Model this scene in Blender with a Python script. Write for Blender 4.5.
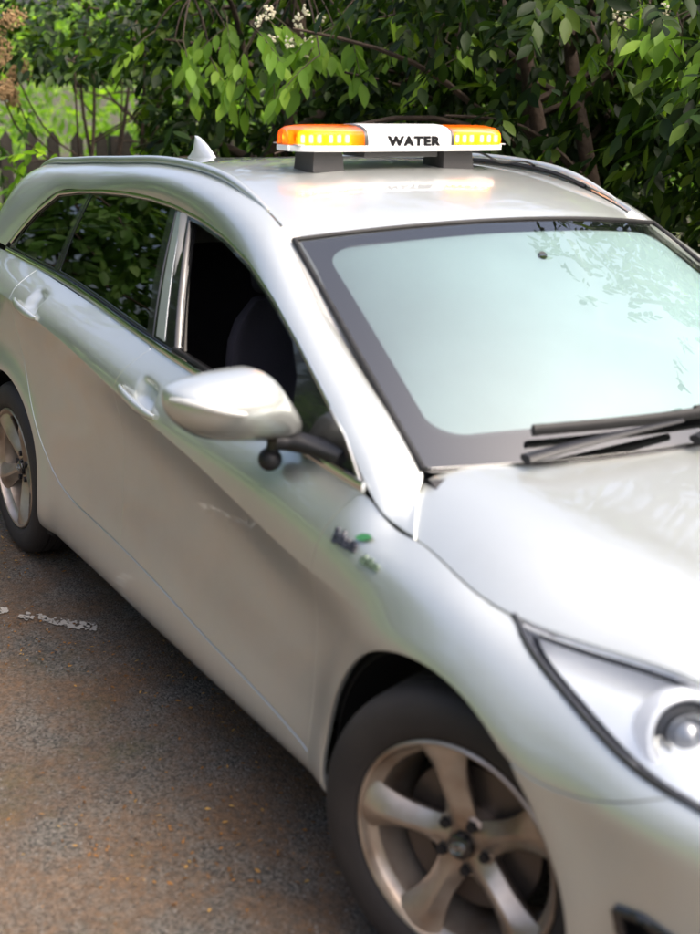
import bpy, bmesh, math, random
import numpy as np
from mathutils import Vector, Matrix
from mathutils.geometry import delaunay_2d_cdt

# ------------------------------------------------------------------ camera, sky, sun, exposure
scn = bpy.context.scene
COL = scn.collection
for _o in list(bpy.data.objects):
    bpy.data.objects.remove(_o)

CAM_LOC = Vector((1.686, -2.121, 1.712))
CAM_DIR = Vector((-0.81758, 0.49696, -0.29085))
CAM_RIGHT = Vector((0.51377, 0.85767, 0.02126))
CAM_UP = Vector((-0.26002, 0.13204, 0.95653))
cam_data = bpy.data.cameras.new('camera')
cam = bpy.data.objects.new('camera', cam_data)
COL.objects.link(cam)
cam.matrix_world = Matrix(((CAM_RIGHT.x, CAM_UP.x, -CAM_DIR.x, CAM_LOC.x),
                           (CAM_RIGHT.y, CAM_UP.y, -CAM_DIR.y, CAM_LOC.y),
                           (CAM_RIGHT.z, CAM_UP.z, -CAM_DIR.z, CAM_LOC.z),
                           (0, 0, 0, 1)))
cam_data.sensor_fit = 'HORIZONTAL'
cam_data.sensor_width = 36.0
cam_data.lens = 1252.55 / 700 * 36.0
cam_data.clip_start = 0.05
cam_data.clip_end = 2000
cam_data.dof.use_dof = True
cam_data.dof.focus_distance = 4.5
cam_data.dof.aperture_fstop = 3.2
scn.camera = cam

SUN_EL, SUN_AZ = math.radians(56), math.radians(32)    # azimuth: direction towards the sun, from +x counter-clockwise
world = bpy.data.worlds.new('World')
scn.world = world
world.use_nodes = True
wn = world.node_tree
bg = wn.nodes['Background']
sky = wn.nodes.new('ShaderNodeTexSky')
sky.sky_type = 'NISHITA'
sky.sun_disc = False
sky.sun_elevation = SUN_EL
sky.sun_rotation = math.pi / 2 - SUN_AZ
sky.air_density = 0.8
sky.dust_density = 9.0
sky.ozone_density = 0.6
bg.inputs['Strength'].default_value = 0.15
wn.links.new(sky.outputs['Color'], bg.inputs['Color'])

sun_data = bpy.data.lights.new('sun', 'SUN')
sun = bpy.data.objects.new('sun', sun_data)
COL.objects.link(sun)
sun_data.energy = 1.1
sun_data.angle = math.radians(30)
sun_data.color = (1.0, 0.97, 0.92)
to_sun = Vector((math.cos(SUN_EL) * math.cos(SUN_AZ), math.cos(SUN_EL) * math.sin(SUN_AZ), math.sin(SUN_EL)))
sun.rotation_euler = to_sun.to_track_quat('Z', 'Y').to_euler()
sun.location = to_sun * 20

scn.view_settings.view_transform = 'Standard'
scn.view_settings.look = 'None'
scn.view_settings.gamma = 1.0
scn.view_settings.use_curve_mapping = False
scn.view_settings.exposure = 1.45
scn.render.engine = 'CYCLES'

rng = np.random.default_rng(7)
random.seed(7)

# ------------------------------------------------------------------ helpers
def tag(o, label=None, cat=None, group=None, kind=None):
    if label: o['label'] = label
    if cat: o['category'] = cat
    if group: o['group'] = group
    if kind: o['kind'] = kind
    return o

def empty(name, loc=(0, 0, 0)):
    o = bpy.data.objects.new(name, None)
    o.empty_display_size = 0.1
    o.location = loc
    COL.objects.link(o)
    return o

def link(name, me, mat=None, parent=None, smooth=True):
    if mat is not None:
        me.materials.clear(); me.materials.append(mat)
    if smooth and len(me.polygons):
        me.polygons.foreach_set('use_smooth', np.ones(len(me.polygons), bool))
    o = bpy.data.objects.new(name, me)
    COL.objects.link(o)
    if parent is not None:
        o.parent = parent
        if parent.parent is None:                        # parts of parts sit under meshes whose world matrix is the identity
            o.matrix_parent_inverse = Matrix.Translation(-parent.location)
    return o

def mesh_np(name, V, Fq, normals=None):
    me = bpy.data.meshes.new(name)
    me.from_pydata([tuple(map(float, v)) for v in V], [], [tuple(int(i) for i in f) for f in Fq])
    me.update()
    if normals is not None:
        me.polygons.foreach_set('use_smooth', np.ones(len(me.polygons), bool))
        me.normals_split_custom_set_from_vertices([tuple(map(float, n)) for n in normals])
    return me

def big_mesh(name, V, Fq):
    """V (n,3), Fq (m,k) int arrays -> mesh, fast."""
    me = bpy.data.meshes.new(name)
    V = np.asarray(V, np.float32); Fq = np.asarray(Fq, np.int32)
    m, k = Fq.shape
    me.vertices.add(len(V)); me.vertices.foreach_set('co', V.ravel())
    me.loops.add(m * k); me.loops.foreach_set('vertex_index', Fq.ravel())
    me.polygons.add(m)
    me.polygons.foreach_set('loop_start', np.arange(0, m * k, k, dtype=np.int32))
    me.update(calc_edges=True)
    return me

def autosmooth(me, ang=35):
    me.polygons.foreach_set('use_smooth', np.ones(len(me.polygons), bool))
    bm = bmesh.new(); bm.from_mesh(me)
    lim = math.radians(ang)
    for e in bm.edges:
        if len(e.link_faces) == 2 and e.calc_face_angle(0) > lim:
            e.smooth = False
    bm.to_mesh(me); bm.free()
    return me

def bm_mesh(name, bm, ang=35):
    bmesh.ops.recalc_face_normals(bm, faces=bm.faces[:])
    me = bpy.data.meshes.new(name)
    bm.to_mesh(me); bm.free()
    return autosmooth(me, ang)

def box(bm, c, s, M=None, bevel=0.0, seg=2):
    r = bmesh.ops.create_cube(bm, size=1.0)
    vs = r['verts']
    for v in vs:
        v.co = Vector((v.co.x * s[0], v.co.y * s[1], v.co.z * s[2]))
    if bevel > 0:
        es = list({e for v in vs for e in v.link_edges})
        rr = bmesh.ops.bevel(bm, geom=es, offset=bevel, segments=seg, profile=0.6, affect='EDGES')
        vs = [v for v in rr['verts']]
        vs = list({v for f in rr['faces'] for v in f.verts} | {v for v in vs if v.is_valid})
    T = Matrix.Translation(Vector(c))
    if M is not None: T = T @ M.to_4x4()
    bmesh.ops.transform(bm, matrix=T, verts=[v for v in vs if v.is_valid])
    return vs

def tube_np(path, rad, n=8, cap=True, squash=None):
    """path (k,3), rad scalar or (k,) -> V,F(list)."""
    P = np.asarray(path, float); k = len(P)
    rad = np.ones(k) * rad if np.isscalar(rad) else np.asarray(rad, float)
    T = np.gradient(P, axis=0); T /= np.linalg.norm(T, axis=1)[:, None] + 1e-12
    up = np.array([0, 0, 1.0])
    if abs(T[0] @ up) > 0.9: up = np.array([1.0, 0, 0])
    N = np.cross(up, T[0]); N /= np.linalg.norm(N)
    V = []; 
    a = np.linspace(0, 2 * np.pi, n, endpoint=False)
    for i in range(k):
        N = N - (N @ T[i]) * T[i]; N /= np.linalg.norm(N)
        B = np.cross(T[i], N)
        sx, sy = (1, 1) if squash is None else squash
        V.append(P[i] + rad[i] * (np.outer(np.cos(a) * sx, N) + np.outer(np.sin(a) * sy, B)))
    V = np.concatenate(V)
    F = []
    for i in range(k - 1):
        for j in range(n):
            F.append((i * n + j, i * n + (j + 1) % n, (i + 1) * n + (j + 1) % n, (i + 1) * n + j))
    if cap:
        F.append(tuple(range(n))[::-1]); F.append(tuple((k - 1) * n + j for j in range(n)))
    return V, F

def tube(name, path, rad, mat, parent=None, n=8, squash=None):
    V, F = tube_np(path, rad, n, True, squash)
    return link(name, autosmooth(mesh_np(name, V, F), 60), mat, parent, smooth=False)

def loft_np(rings, closed=True, caps=True):
    """rings (k,n,3)."""
    rings = np.asarray(rings, float); k, n, _ = rings.shape
    V = rings.reshape(-1, 3); F = []
    m = n if closed else n - 1
    for i in range(k - 1):
        for j in range(m):
            F.append((i * n + j, i * n + (j + 1) % n, (i + 1) * n + (j + 1) % n, (i + 1) * n + j))
    if caps and closed:
        F.append(tuple(range(n))[::-1]); F.append(tuple((k - 1) * n + j for j in range(n)))
    return V, F

def lathe_np(prof, n=64, axis='y'):
    """prof list of (r, h): revolve about the y axis; returns V,F (closed ring, open profile)."""
    prof = np.asarray(prof, float)
    a = np.linspace(0, 2 * np.pi, n, endpoint=False)
    V = np.stack([np.outer(prof[:, 0], np.cos(a)), np.repeat(prof[:, 1][:, None], n, 1), np.outer(prof[:, 0], np.sin(a))], -1).reshape(-1, 3)
    F = []
    for i in range(len(prof) - 1):
        for j in range(n):
            F.append((i * n + j, i * n + (j + 1) % n, (i + 1) * n + (j + 1) % n, (i + 1) * n + j))
    return V, F

def nspline(x, Y):
    """natural cubic spline through (x, Y); returns f(xq)."""
    x = np.asarray(x, float); Y = np.asarray(Y, float); one = Y.ndim == 1
    if one: Y = Y[:, None]
    n = len(x); h = np.diff(x)
    A = np.zeros((n, n)); b = np.zeros_like(Y)
    A[0, 0] = A[-1, -1] = 1
    for i in range(1, n - 1):
        A[i, i - 1] = h[i - 1]; A[i, i] = 2 * (h[i - 1] + h[i]); A[i, i + 1] = h[i]
        b[i] = 6 * ((Y[i + 1] - Y[i]) / h[i] - (Y[i] - Y[i - 1]) / h[i - 1])
    M = np.linalg.solve(A, b)
    def f(q):
        q = np.atleast_1d(np.asarray(q, float))
        i = np.clip(np.searchsorted(x, q) - 1, 0, n - 2)
        hh = h[i][:, None]; a = (x[i + 1] - q)[:, None]; c = (q - x[i])[:, None]
        r = (M[i] * a**3 + M[i + 1] * c**3) / (6 * hh) + (Y[i] / hh - M[i] * hh / 6) * a + (Y[i + 1] / hh - M[i + 1] * hh / 6) * c
        return r[:, 0] if one else r
    return f

def chord(P):
    P = np.asarray(P, float)
    return np.concatenate([[0], np.cumsum(np.linalg.norm(np.diff(P, axis=0), axis=1))])

def curve3(P, n):
    s = chord(P); return nspline(s, np.asarray(P, float))(np.linspace(0, s[-1], n))

def resample(poly, step):
    """closed polygon in 2D, straight edges, step in its own units."""
    out = []
    P = [np.asarray(p, float) for p in poly]
    for a, b in zip(P, P[1:] + P[:1]):
        L = np.linalg.norm(b - a); k = max(1, int(math.ceil(L / step)))
        for i in range(k): out.append(a + (b - a) * i / k)
    return np.array(out)

def inside(poly, Q):
    x, y = Q[:, 0], Q[:, 1]; c = np.zeros(len(Q), bool)
    n = len(poly)
    for i in range(n):
        x1, y1 = poly[i]; x2, y2 = poly[(i + 1) % n]
        if y1 == y2: continue
        m = ((y1 > y) != (y2 > y)) & (x < (x2 - x1) * (y - y1) / (y2 - y1) + x1)
        c ^= m
    return c

def dist_poly(poly, Q):
    d = np.full(len(Q), 1e9)
    n = len(poly)
    for i in range(n):
        a = poly[i]; b = poly[(i + 1) % n]; ab = b - a; L = ab @ ab
        if L < 1e-14: continue
        tt = np.clip(((Q - a) @ ab) / L, 0, 1)
        d = np.minimum(d, np.linalg.norm(Q - (a + tt[:, None] * ab), axis=1))
    return d

def surf_normals(Ff, Q, out_ref, eps=1.5e-3):
    du = (Ff(Q + [eps, 0]) - Ff(Q - [eps, 0])) / (2 * eps)
    dv = (Ff(Q + [0, eps]) - Ff(Q - [0, eps])) / (2 * eps)
    N = np.cross(du, dv); N /= np.linalg.norm(N, axis=1)[:, None] + 1e-12
    P = Ff(Q)
    s = np.sign(np.sum(N * (P - out_ref(P)), axis=1)); s[s == 0] = 1
    if s.mean() < 0: N = -N
    return P, N, du, dv

def car_axis(P):
    R = P.copy(); R[:, 1] = 0; R[:, 2] = np.minimum(R[:, 2], 0.6); R[:, 0] = np.clip(R[:, 0], -3.0, 0.3)
    return R

def panel(name, Ff, outline, mat, parent, step=0.018, gap=0.0014, lip=0.014, ref=car_axis, mirror=False, ostep=0.008, round_=0.0012, hole=None, both=False, extra=None):
    """A sheet cut from the surface Ff by an outline in its parameters, with rolled edges and a return flange."""
    outs = [resample(outline, ostep)]
    if hole is not None: outs.append(resample(hole, ostep))
    loops = []
    for hi, o in enumerate(outs):
        area = 0.5 * np.sum(o[:, 0] * np.roll(o[:, 1], -1) - np.roll(o[:, 0], -1) * o[:, 1])
        if (area < 0) != (hi == 1): o = o[::-1]      # outer ccw, hole cw
        P, N, du, dv = surf_normals(Ff, o, ref)
        # in-surface outward direction
        tdir = np.roll(o, -1, 0) - np.roll(o, 1, 0)
        T3 = du * tdir[:, :1] + dv * tdir[:, 1:]
        T3 /= np.linalg.norm(T3, axis=1)[:, None] + 1e-12
        O3 = np.cross(T3, N)
        # param-space right-hand normal (outward for ccw) to fix the sign
        on = np.stack([tdir[:, 1], -tdir[:, 0]], 1)
        chk = np.sum(O3 * (du * on[:, :1] + dv * on[:, 1:]), axis=1)
        O3 *= np.sign(chk)[:, None]
        # shrink by gap + rounding
        sh = gap + round_
        J11 = np.sum(du * du, 1); J12 = np.sum(du * dv, 1); J22 = np.sum(dv * dv, 1)
        r1 = np.sum(du * O3, 1); r2 = np.sum(dv * O3, 1); det = J11 * J22 - J12**2 + 1e-12
        dU = np.stack([(J22 * r1 - J12 * r2) / det, (J11 * r2 - J12 * r1) / det], 1)
        o2 = o - sh * dU
        P, N, _, _ = surf_normals(Ff, o2, ref)
        loops.append((o2, P, N, O3))
    o2 = loops[0][0]
    lo, hi = o2.min(0), o2.max(0)
    gx, gy = np.meshgrid(np.arange(lo[0] + step / 2, hi[0], step), np.arange(lo[1] + step / 2, hi[1], step))
    Q = np.stack([gx.ravel(), gy.ravel()], 1)
    m = inside(o2, Q); Q = Q[m]
    if len(Q): Q = Q[dist_poly(o2, Q) > step * 0.45]
    if extra is not None:
        X_ = extra[inside(o2, extra)]; X_ = X_[dist_poly(o2, X_) > .004]
        if len(X_) and len(Q):
            dmin = np.array([np.min(np.sum((X_ - q) ** 2, 1)) for q in Q]); Q = Q[dmin > .006 ** 2]
        Q = np.concatenate([Q, X_])
    if len(loops) > 1:
        Q = Q[~inside(loops[1][0], Q)]; Q = Q[dist_poly(loops[1][0], Q) > step * 0.45]
    pts = [Vector(p) for l in loops for p in l[0]] + [Vector(p) for p in Q]
    faces = []; b = 0
    for l in loops:
        faces.append(list(range(b, b + len(l[0])))); b += len(l[0])
    edges = [(f[i], f[(i + 1) % len(f)]) for f in faces for i in range(len(f))]
    res = delaunay_2d_cdt(pts, edges, [], 0, 1e-7)
    tv = np.array([tuple(v) for v in res[0]]); tf = np.array([list(f) for f in res[2] if len(f) == 3])
    cen = tv[tf].mean(1)
    keep = inside(o2, cen)
    if len(loops) > 1: keep &= ~inside(loops[1][0], cen)
    tf = tf[keep]
    P, N, _, _ = surf_normals(Ff, tv, ref)
    V = [P]; NN = [N]; FF = [tuple(f) for f in tf]
    # orient triangles with the normals
    fn = np.cross(P[tf[:, 1]] - P[tf[:, 0]], P[tf[:, 2]] - P[tf[:, 0]])
    fl = np.sum(fn * N[tf[:, 0]], 1) < 0
    FF = [tuple(f[::-1]) if q else tuple(f) for f, q in zip(tf, fl)]
    base = len(P)
    for (oo, Pl, Nl, O3) in loops:
        k = len(oo)
        n1 = (Nl * 0.6 + O3 * 0.8)
        rings = [(Pl, Nl), (Pl + O3 * round_ - Nl * round_, n1), (Pl + O3 * round_ - Nl * lip, O3)]
        for R_, n_ in rings: V.append(R_); NN.append(n_)
        for r in range(2):
            for i in range(k):
                a0 = base + r * k + i; a1 = base + r * k + (i + 1) % k; b0 = a0 + k; b1 = a1 + k
                f = (a0, b0, b1, a1)
                FF.append(f)
        base += 3 * k
    V = np.concatenate(V); NN = np.concatenate(NN)
    # orient the lip quads
    FF2 = []
    nt = len(tf)
    for qi, f in enumerate(FF):
        if qi >= nt:
            p0, p1, p2 = V[f[0]], V[f[1]], V[f[2]]
            if np.cross(p1 - p0, p2 - p0) @ (NN[f[0]] + NN[f[2]]) < 0: f = f[::-1]
        FF2.append(f)
    obs = []
    sides = ((False, True) if both else (mirror,))
    for mir in sides:
        if mir:
            Vm = V * [1, -1, 1]; Nm = NN * [1, -1, 1]; Fm = [f[::-1] for f in FF2]
        else:
            Vm, Nm, Fm = V, NN, FF2
        obs.append(link(name, mesh_np(name, Vm, Fm, Nm), mat, parent))
    return obs if both else obs[0]

# ------------------------------------------------------------------ materials
def nodes_of(name):
    m = bpy.data.materials.new(name); m.use_nodes = True
    nt = m.node_tree
    return m, nt, nt.nodes['Principled BSDF']

def principled(name, col, rough=0.5, metal=0.0, coat=0.0, coat_r=0.03, ior=1.5, noise=None, bump=None, spec=0.5, emis=None):
    m, nt, b = nodes_of(name)
    b.inputs['Base Color'].default_value = (*col, 1)
    b.inputs['Roughness'].default_value = rough
    b.inputs['Metallic'].default_value = metal
    b.inputs['Coat Weight'].default_value = coat
    b.inputs['Coat Roughness'].default_value = coat_r
    b.inputs['IOR'].default_value = ior
    b.inputs['Specular IOR Level'].default_value = spec
    tc = nt.nodes.new('ShaderNodeTexCoord')
    if noise:
        sc, amt, col2 = noise
        n = nt.nodes.new('ShaderNodeTexNoise'); n.inputs['Scale'].default_value = sc; n.inputs['Detail'].default_value = 6
        nt.links.new(tc.outputs['Object'], n.inputs['Vector'])
        r = nt.nodes.new('ShaderNodeMapRange'); r.inputs['From Min'].default_value = 0.35; r.inputs['From Max'].default_value = 0.7
        r.inputs['To Max'].default_value = amt
        nt.links.new(n.outputs['Fac'], r.inputs['Value'])
        mx = nt.nodes.new('ShaderNodeMixRGB'); mx.inputs['Color1'].default_value = (*col, 1); mx.inputs['Color2'].default_value = (*col2, 1)
        nt.links.new(r.outputs['Result'], mx.inputs['Fac']); nt.links.new(mx.outputs['Color'], b.inputs['Base Color'])
    if bump:
        sc, st = bump
        n = nt.nodes.new('ShaderNodeTexNoise'); n.inputs['Scale'].default_value = sc; n.inputs['Detail'].default_value = 4
        nt.links.new(tc.outputs['Object'], n.inputs['Vector'])
        bp = nt.nodes.new('ShaderNodeBump'); bp.inputs['Strength'].default_value = st; bp.inputs['Distance'].default_value = 0.01
        nt.links.new(n.outputs['Fac'], bp.inputs['Height']); nt.links.new(bp.outputs['Normal'], b.inputs['Normal'])
    if emis:
        b.inputs['Emission Color'].default_value = (*emis[0], 1); b.inputs['Emission Strength'].default_value = emis[1]
    return m

def glass(name, tint, ior=1.5, haze=0.0, haze_col=(0.7, 0.8, 0.8), rough=0.0):
    """thin sheet: mirror by Fresnel over a tinted see-through, with an optional pale diffuse haze."""
    m = bpy.data.materials.new(name); m.use_nodes = True
    nt = m.node_tree; nt.nodes.clear()
    out = nt.nodes.new('ShaderNodeOutputMaterial')
    tr = nt.nodes.new('ShaderNodeBsdfTransparent'); tr.inputs['Color'].default_value = (*tint, 1)
    gl = nt.nodes.new('ShaderNodeBsdfGlossy'); gl.inputs['Roughness'].default_value = rough
    fr = nt.nodes.new('ShaderNodeFresnel'); fr.inputs['IOR'].default_value = ior
    mix = nt.nodes.new('ShaderNodeMixShader')
    under = tr
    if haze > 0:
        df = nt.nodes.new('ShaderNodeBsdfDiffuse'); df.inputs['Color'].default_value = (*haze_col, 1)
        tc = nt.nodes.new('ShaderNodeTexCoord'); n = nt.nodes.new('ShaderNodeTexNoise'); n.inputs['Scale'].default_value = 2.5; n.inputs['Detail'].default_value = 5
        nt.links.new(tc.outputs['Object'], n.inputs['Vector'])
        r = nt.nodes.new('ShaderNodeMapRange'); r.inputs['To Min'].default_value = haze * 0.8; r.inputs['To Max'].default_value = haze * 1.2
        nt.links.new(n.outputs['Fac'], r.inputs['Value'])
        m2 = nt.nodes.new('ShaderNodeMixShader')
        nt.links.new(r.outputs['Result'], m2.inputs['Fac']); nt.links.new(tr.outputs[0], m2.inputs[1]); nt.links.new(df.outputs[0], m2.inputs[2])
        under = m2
    nt.links.new(fr.outputs[0], mix.inputs['Fac']); nt.links.new(under.outputs[0], mix.inputs[1]); nt.links.new(gl.outputs[0], mix.inputs[2])
    nt.links.new(mix.outputs[0], out.inputs['Surface'])
    return m

def paint_mat():
    m, nt, b = nodes_of('silver_paint')
    b.inputs['Metallic'].default_value = 0.72
    b.inputs['Roughness'].default_value = 0.34
    b.inputs['Coat Weight'].default_value = 1.0
    b.inputs['Coat Roughness'].default_value = 0.025
    b.inputs['Coat IOR'].default_value = 1.55
    tc = nt.nodes.new('ShaderNodeTexCoord')
    # fine flake sparkle
    n = nt.nodes.new('ShaderNodeTexNoise'); n.inputs['Scale'].default_value = 900; n.inputs['Detail'].default_value = 1
    nt.links.new(tc.outputs['Object'], n.inputs['Vector'])
    cr = nt.nodes.new('ShaderNodeMapRange'); cr.inputs['To Min'].default_value = 0.92; cr.inputs['To Max'].default_value = 1.08
    nt.links.new(n.outputs['Fac'], cr.inputs['Value'])
    # road film: grey-brown dust, thicker in patches
    d = nt.nodes.new('ShaderNodeTexNoise'); d.inputs['Scale'].default_value = 3.2; d.inputs['Detail'].default_value = 8; d.inputs['Roughness'].default_value = 0.65
    nt.links.new(tc.outputs['Object'], d.inputs['Vector'])
    dr = nt.nodes.new('ShaderNodeMapRange'); dr.inputs['From Min'].default_value = 0.45; dr.inputs['From Max'].default_value = 0.75; dr.inputs['To Max'].default_value = 0.16
    nt.links.new(d.outputs['Fac'], dr.inputs['Value'])
    mul = nt.nodes.new('ShaderNodeMixRGB'); mul.blend_type = 'MULTIPLY'; mul.inputs['Fac'].default_value = 1
    mul.inputs['Color1'].default_value = (0.58, 0.605, 0.585, 1)
    nt.links.new(cr.outputs['Result'], mul.inputs['Color2'])
    mx = nt.nodes.new('ShaderNodeMixRGB'); mx.inputs['Color2'].default_value = (0.36, 0.34, 0.29, 1)
    nt.links.new(dr.outputs['Result'], mx.inputs['Fac']); nt.links.new(mul.outputs['Color'], mx.inputs['Color1'])
    nt.links.new(mx.outputs['Color'], b.inputs['Base Color'])
    rr = nt.nodes.new('ShaderNodeMapRange'); rr.inputs['From Min'].default_value = 0.3; rr.inputs['From Max'].default_value = 0.8
    rr.inputs['To Min'].default_value = 0.012; rr.inputs['To Max'].default_value = 0.05
    nt.links.new(d.outputs['Fac'], rr.inputs['Value']); nt.links.new(rr.outputs['Result'], b.inputs['Coat Roughness'])
    return m

M_PAINT = paint_mat()
M_BLACK = principled('black_gloss_trim', (0.012, 0.012, 0.013), 0.12, coat=0.6)
M_RUBBER = principled('black_rubber', (0.009, 0.009, 0.010), 0.58, spec=0.3, noise=(30, 0.5, (0.018, 0.018, 0.018)))
M_PLASTIC = principled('black_plastic', (0.012, 0.012, 0.014), 0.45, spec=0.35, bump=(400, 0.08))
M_CHROME = principled('bright_chrome', (0.72, 0.73, 0.73), 0.08, metal=1.0)
M_UNDER = principled('dark_underbody', (0.01, 0.01, 0.01), 0.9, noise=(8, 0.6, (0.02, 0.017, 0.014)))
M_WS = glass('windscreen_glass', (0.80, 0.88, 0.87), ior=2.45)
M_WS_HAZE = glass('windscreen_sky_haze', (0.80, 0.88, 0.87), ior=1.2, haze=0.60, haze_col=(0.74, 0.88, 0.92))  # pale haze colour stands in for the sky's brightness on the screen
M_TINT = glass('privacy_glass', (0.045, 0.05, 0.045), ior=2.0)
M_CLEAR = glass('clear_lens', (0.93, 0.95, 0.95), ior=1.5)
M_FABRIC = principled('dark_seat_fabric', (0.022, 0.019, 0.028), 0.85, bump=(300, 0.2))
M_BEIGE = principled('beige_pillar_trim', (0.46, 0.43, 0.40), 0.6)
M_DASH = principled('grey_dash_plastic', (0.10, 0.11, 0.115), 0.6, bump=(250, 0.1))
M_LINER = principled('pale_headlining', (0.42, 0.41, 0.39), 0.9)

# ------------------------------------------------------------------ the car: master surfaces (w = distance from the centre plane; the near side is y = -w)
AX_F, AX_R, WHEEL_Z = 0.0, -2.77, 0.325
def interp(xs, ys):
    o = np.argsort(xs); xs = np.asarray(xs)[o]; ys = np.asarray(ys)[o]
    f = nspline(xs, ys)
    lo, hi = xs[0], xs[-1]
    return lambda q: f(np.clip(np.atleast_1d(q), lo, hi))
_zc = interp([-0.34, 0, .25, .45, .6, .75, .86, .95], [.947, .905, .862, .822, .788, .748, .712, .675])
_w0 = interp([-.4, 0, .25, .45, .6, .75, .95], [.62, .615, .55, .515, .46, .36, .2])
def hood_z(x, w):
    x = np.atleast_1d(x); w = np.abs(np.atleast_1d(w))
    o = w - _w0(x)
    s = 0.5 * (o + np.sqrt(o * o + 0.0008))           # soft max(0, o)
    ridge = 0.010 * np.exp(-((w - (_w0(x) - 0.06)) / 0.11) ** 2)
    return _zc(x) + ridge - 2.3 * s * s - 0.012 * w * w
def h1(x, w): return float(hood_z(x, w)[0])

ST = [  # plan point x, w; outward normal; rows (z, inset) for t0..t7; t8 inset (z from the bonnet)
 ((.93, 0), (1, 0), [(.19,.08),(.22,.04),(.28,.01),(.38,0),(.48,0),(.56,.005),(.61,.018),(.655,.04)], .075),
 ((.91, .30), (.975, .22), [(.19,.08),(.22,.04),(.28,.01),(.38,0),(.48,0),(.56,.005),(.61,.015),(.655,.04)], .08),
 ((.84, .58), (.85, .53), [(.19,.08),(.22,.04),(.28,.01),(.38,0),(.48,0),(.555,.003),(.605,.012),(.655,.045)], .11),
 ((.68, .765), (.56, .83), [(.19,.08),(.22,.04),(.28,.012),(.38,.004),(.48,0),(.565,.001),(.625,.012),(.68,.055)], .185),
 ((.48, .855), (.25, .97), [(.19,.08),(.22,.035),(.28,.014),(.38,.012),(.48,.008),(.585,.002),(.645,.009),(.71,.065)], .215),
 ((.25, .888), (0, 1), [(.19,.08),(.22,.035),(.28,.014),(.38,.014),(.48,.010),(.60,.003),(.668,.009),(.742,.060)], .178),
 ((0, .900), (0, 1), [(.185,.08),(.215,.035),(.27,.014),(.37,.014),(.49,.012),(.615,.006),(.695,.004),(.776,.036)], .100),
 ((-.25, .903), (0, 1), [(.185,.08),(.215,.035),(.27,.012),(.37,.018),(.49,.017),(.62,.012),(.708,.003),(.80,.026)], .100),
 ((-.375, .903), (0, 1), [(.185,.08),(.215,.034),(.27,.011),(.37,.020),(.49,.021),(.625,.017),(.718,.003),(.812,.019)], (.909,.079)),
 ((-.5, .903), (0, 1), [(.185,.08),(.215,.033),(.27,.010),(.37,.021),(.49,.027),(.63,.025),(.727,.003),(.825,.014)], (.931,.074)),
 ((-1.0, .905), (0, 1), [(.185,.075),(.215,.03),(.277,.006),(.40,.026),(.54,.036),(.695,.033),(.803,.0),(.88,.015)], (.972,.085)),
 ((-1.5, .907), (0, 1), [(.185,.075),(.215,.03),(.285,.006),(.42,.026),(.57,.036),(.745,.033),(.862,.0),(.925,.018)], (1.003,.097)),
 ((-2.0, .907), (0, 1), [(.185,.075),(.215,.03),(.29,.006),(.44,.024),(.61,.034),(.80,.031),(.930,.0),(.98,.020)], (1.040,.108)),
 ((-2.5, .905), (0, 1), [(.185,.075),(.215,.03),(.30,.008),(.46,.020),(.65,.027),(.845,.024),(.972,.002),(1.015,.030)], (1.071,.115)),
 ((-3.0, .893), (0, 1), [(.20,.08),(.24,.04),(.32,.02),(.48,.012),(.67,.006),(.855,.006),(.985,.015),(1.03,.045)], (1.092,.112)),
 ((-3.38, .84), (-.3, .95), [(.21,.08),(.25,.04),(.33,.02),(.48,.010),(.66,.004),(.84,.006),(.98,.015),(1.03,.04)], (1.10,.09)),
 ((-3.68, .66), (-.72, .69), [(.23,.08),(.27,.04),(.34,.02),(.48,.006),(.64,.0),(.80,.02),(.94,.05),(1.02,.08)], (1.10,.13)),
 ((-3.80, .33), (-.97, .22), [(.25,.08),(.28,.04),(.35,.02),(.48,.004),(.62,0),(.78,.03),(.92,.06),(1.01,.09)], (1.10,.13)),
 ((-3.82, 0), (-1, 0), [(.25,.08),(.28,.04),(.35,.02),(.48,.004),(.62,0),(.78,.03),(.92,.06),(1.01,.09)], (1.10,.13)),
]
_rows = np.zeros((9, len(ST), 3))
for j, (P, n, rows, top) in enumerate(ST):
    n = np.array(n) / np.linalg.norm(n)
    for k, (z, ins) in enumerate(rows):
        _rows[k, j] = (P[0] - ins * n[0], P[1] - ins * n[1], z)
    if isinstance(top, tuple): z8, i8 = top
    else:
        i8 = top; z8 = h1(P[0] - i8 * n[0], P[1] - i8 * n[1])
    _rows[8, j] = (P[0] - i8 * n[0], P[1] - i8 * n[1], z8)
U_KN = chord([s[0] for s in ST]); UMAX = U_KN[-1]
T_KN = np.array([0, .035, .10, .21, .35, .50, .60, .685, .79]); TMAX = T_KN[-1]
_rowf = [nspline(U_KN, _rows[k]) for k in range(9)]
_row8 = _rowf[8]
def _top_row(u):            # the wing's upper edge lies exactly on the bonnet surface
    R = _row8(u).copy()
    k = np.clip((R[:, 0] + .375) / .15, 0, 1); k = k * k * (3 - 2 * k)
    R[:, 2] = R[:, 2] * (1 - k) + hood_z(R[:, 0], R[:, 1]) * k
    return R
_rowf[8] = _top_row
_bl = nspline(T_KN[:7], np.eye(7)); _bu = nspline(T_KN[5:], np.eye(4)); _bs = nspline(T_KN, np.eye(9))
def _basis(t):
    """row weights over t: a crease at t6 (two splines meeting), softened."""
    t = np.clip(t, -0.02, TMAX + 0.02)
    B = np.zeros((len(t), 9))
    lo = t <= T_KN[6]
    B[lo, :7] = _bl(t[lo])
    bu = nspline(T_KN[6:], np.eye(3))
    B[~lo, 6:] = bu(t[~lo])
    return B
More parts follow.
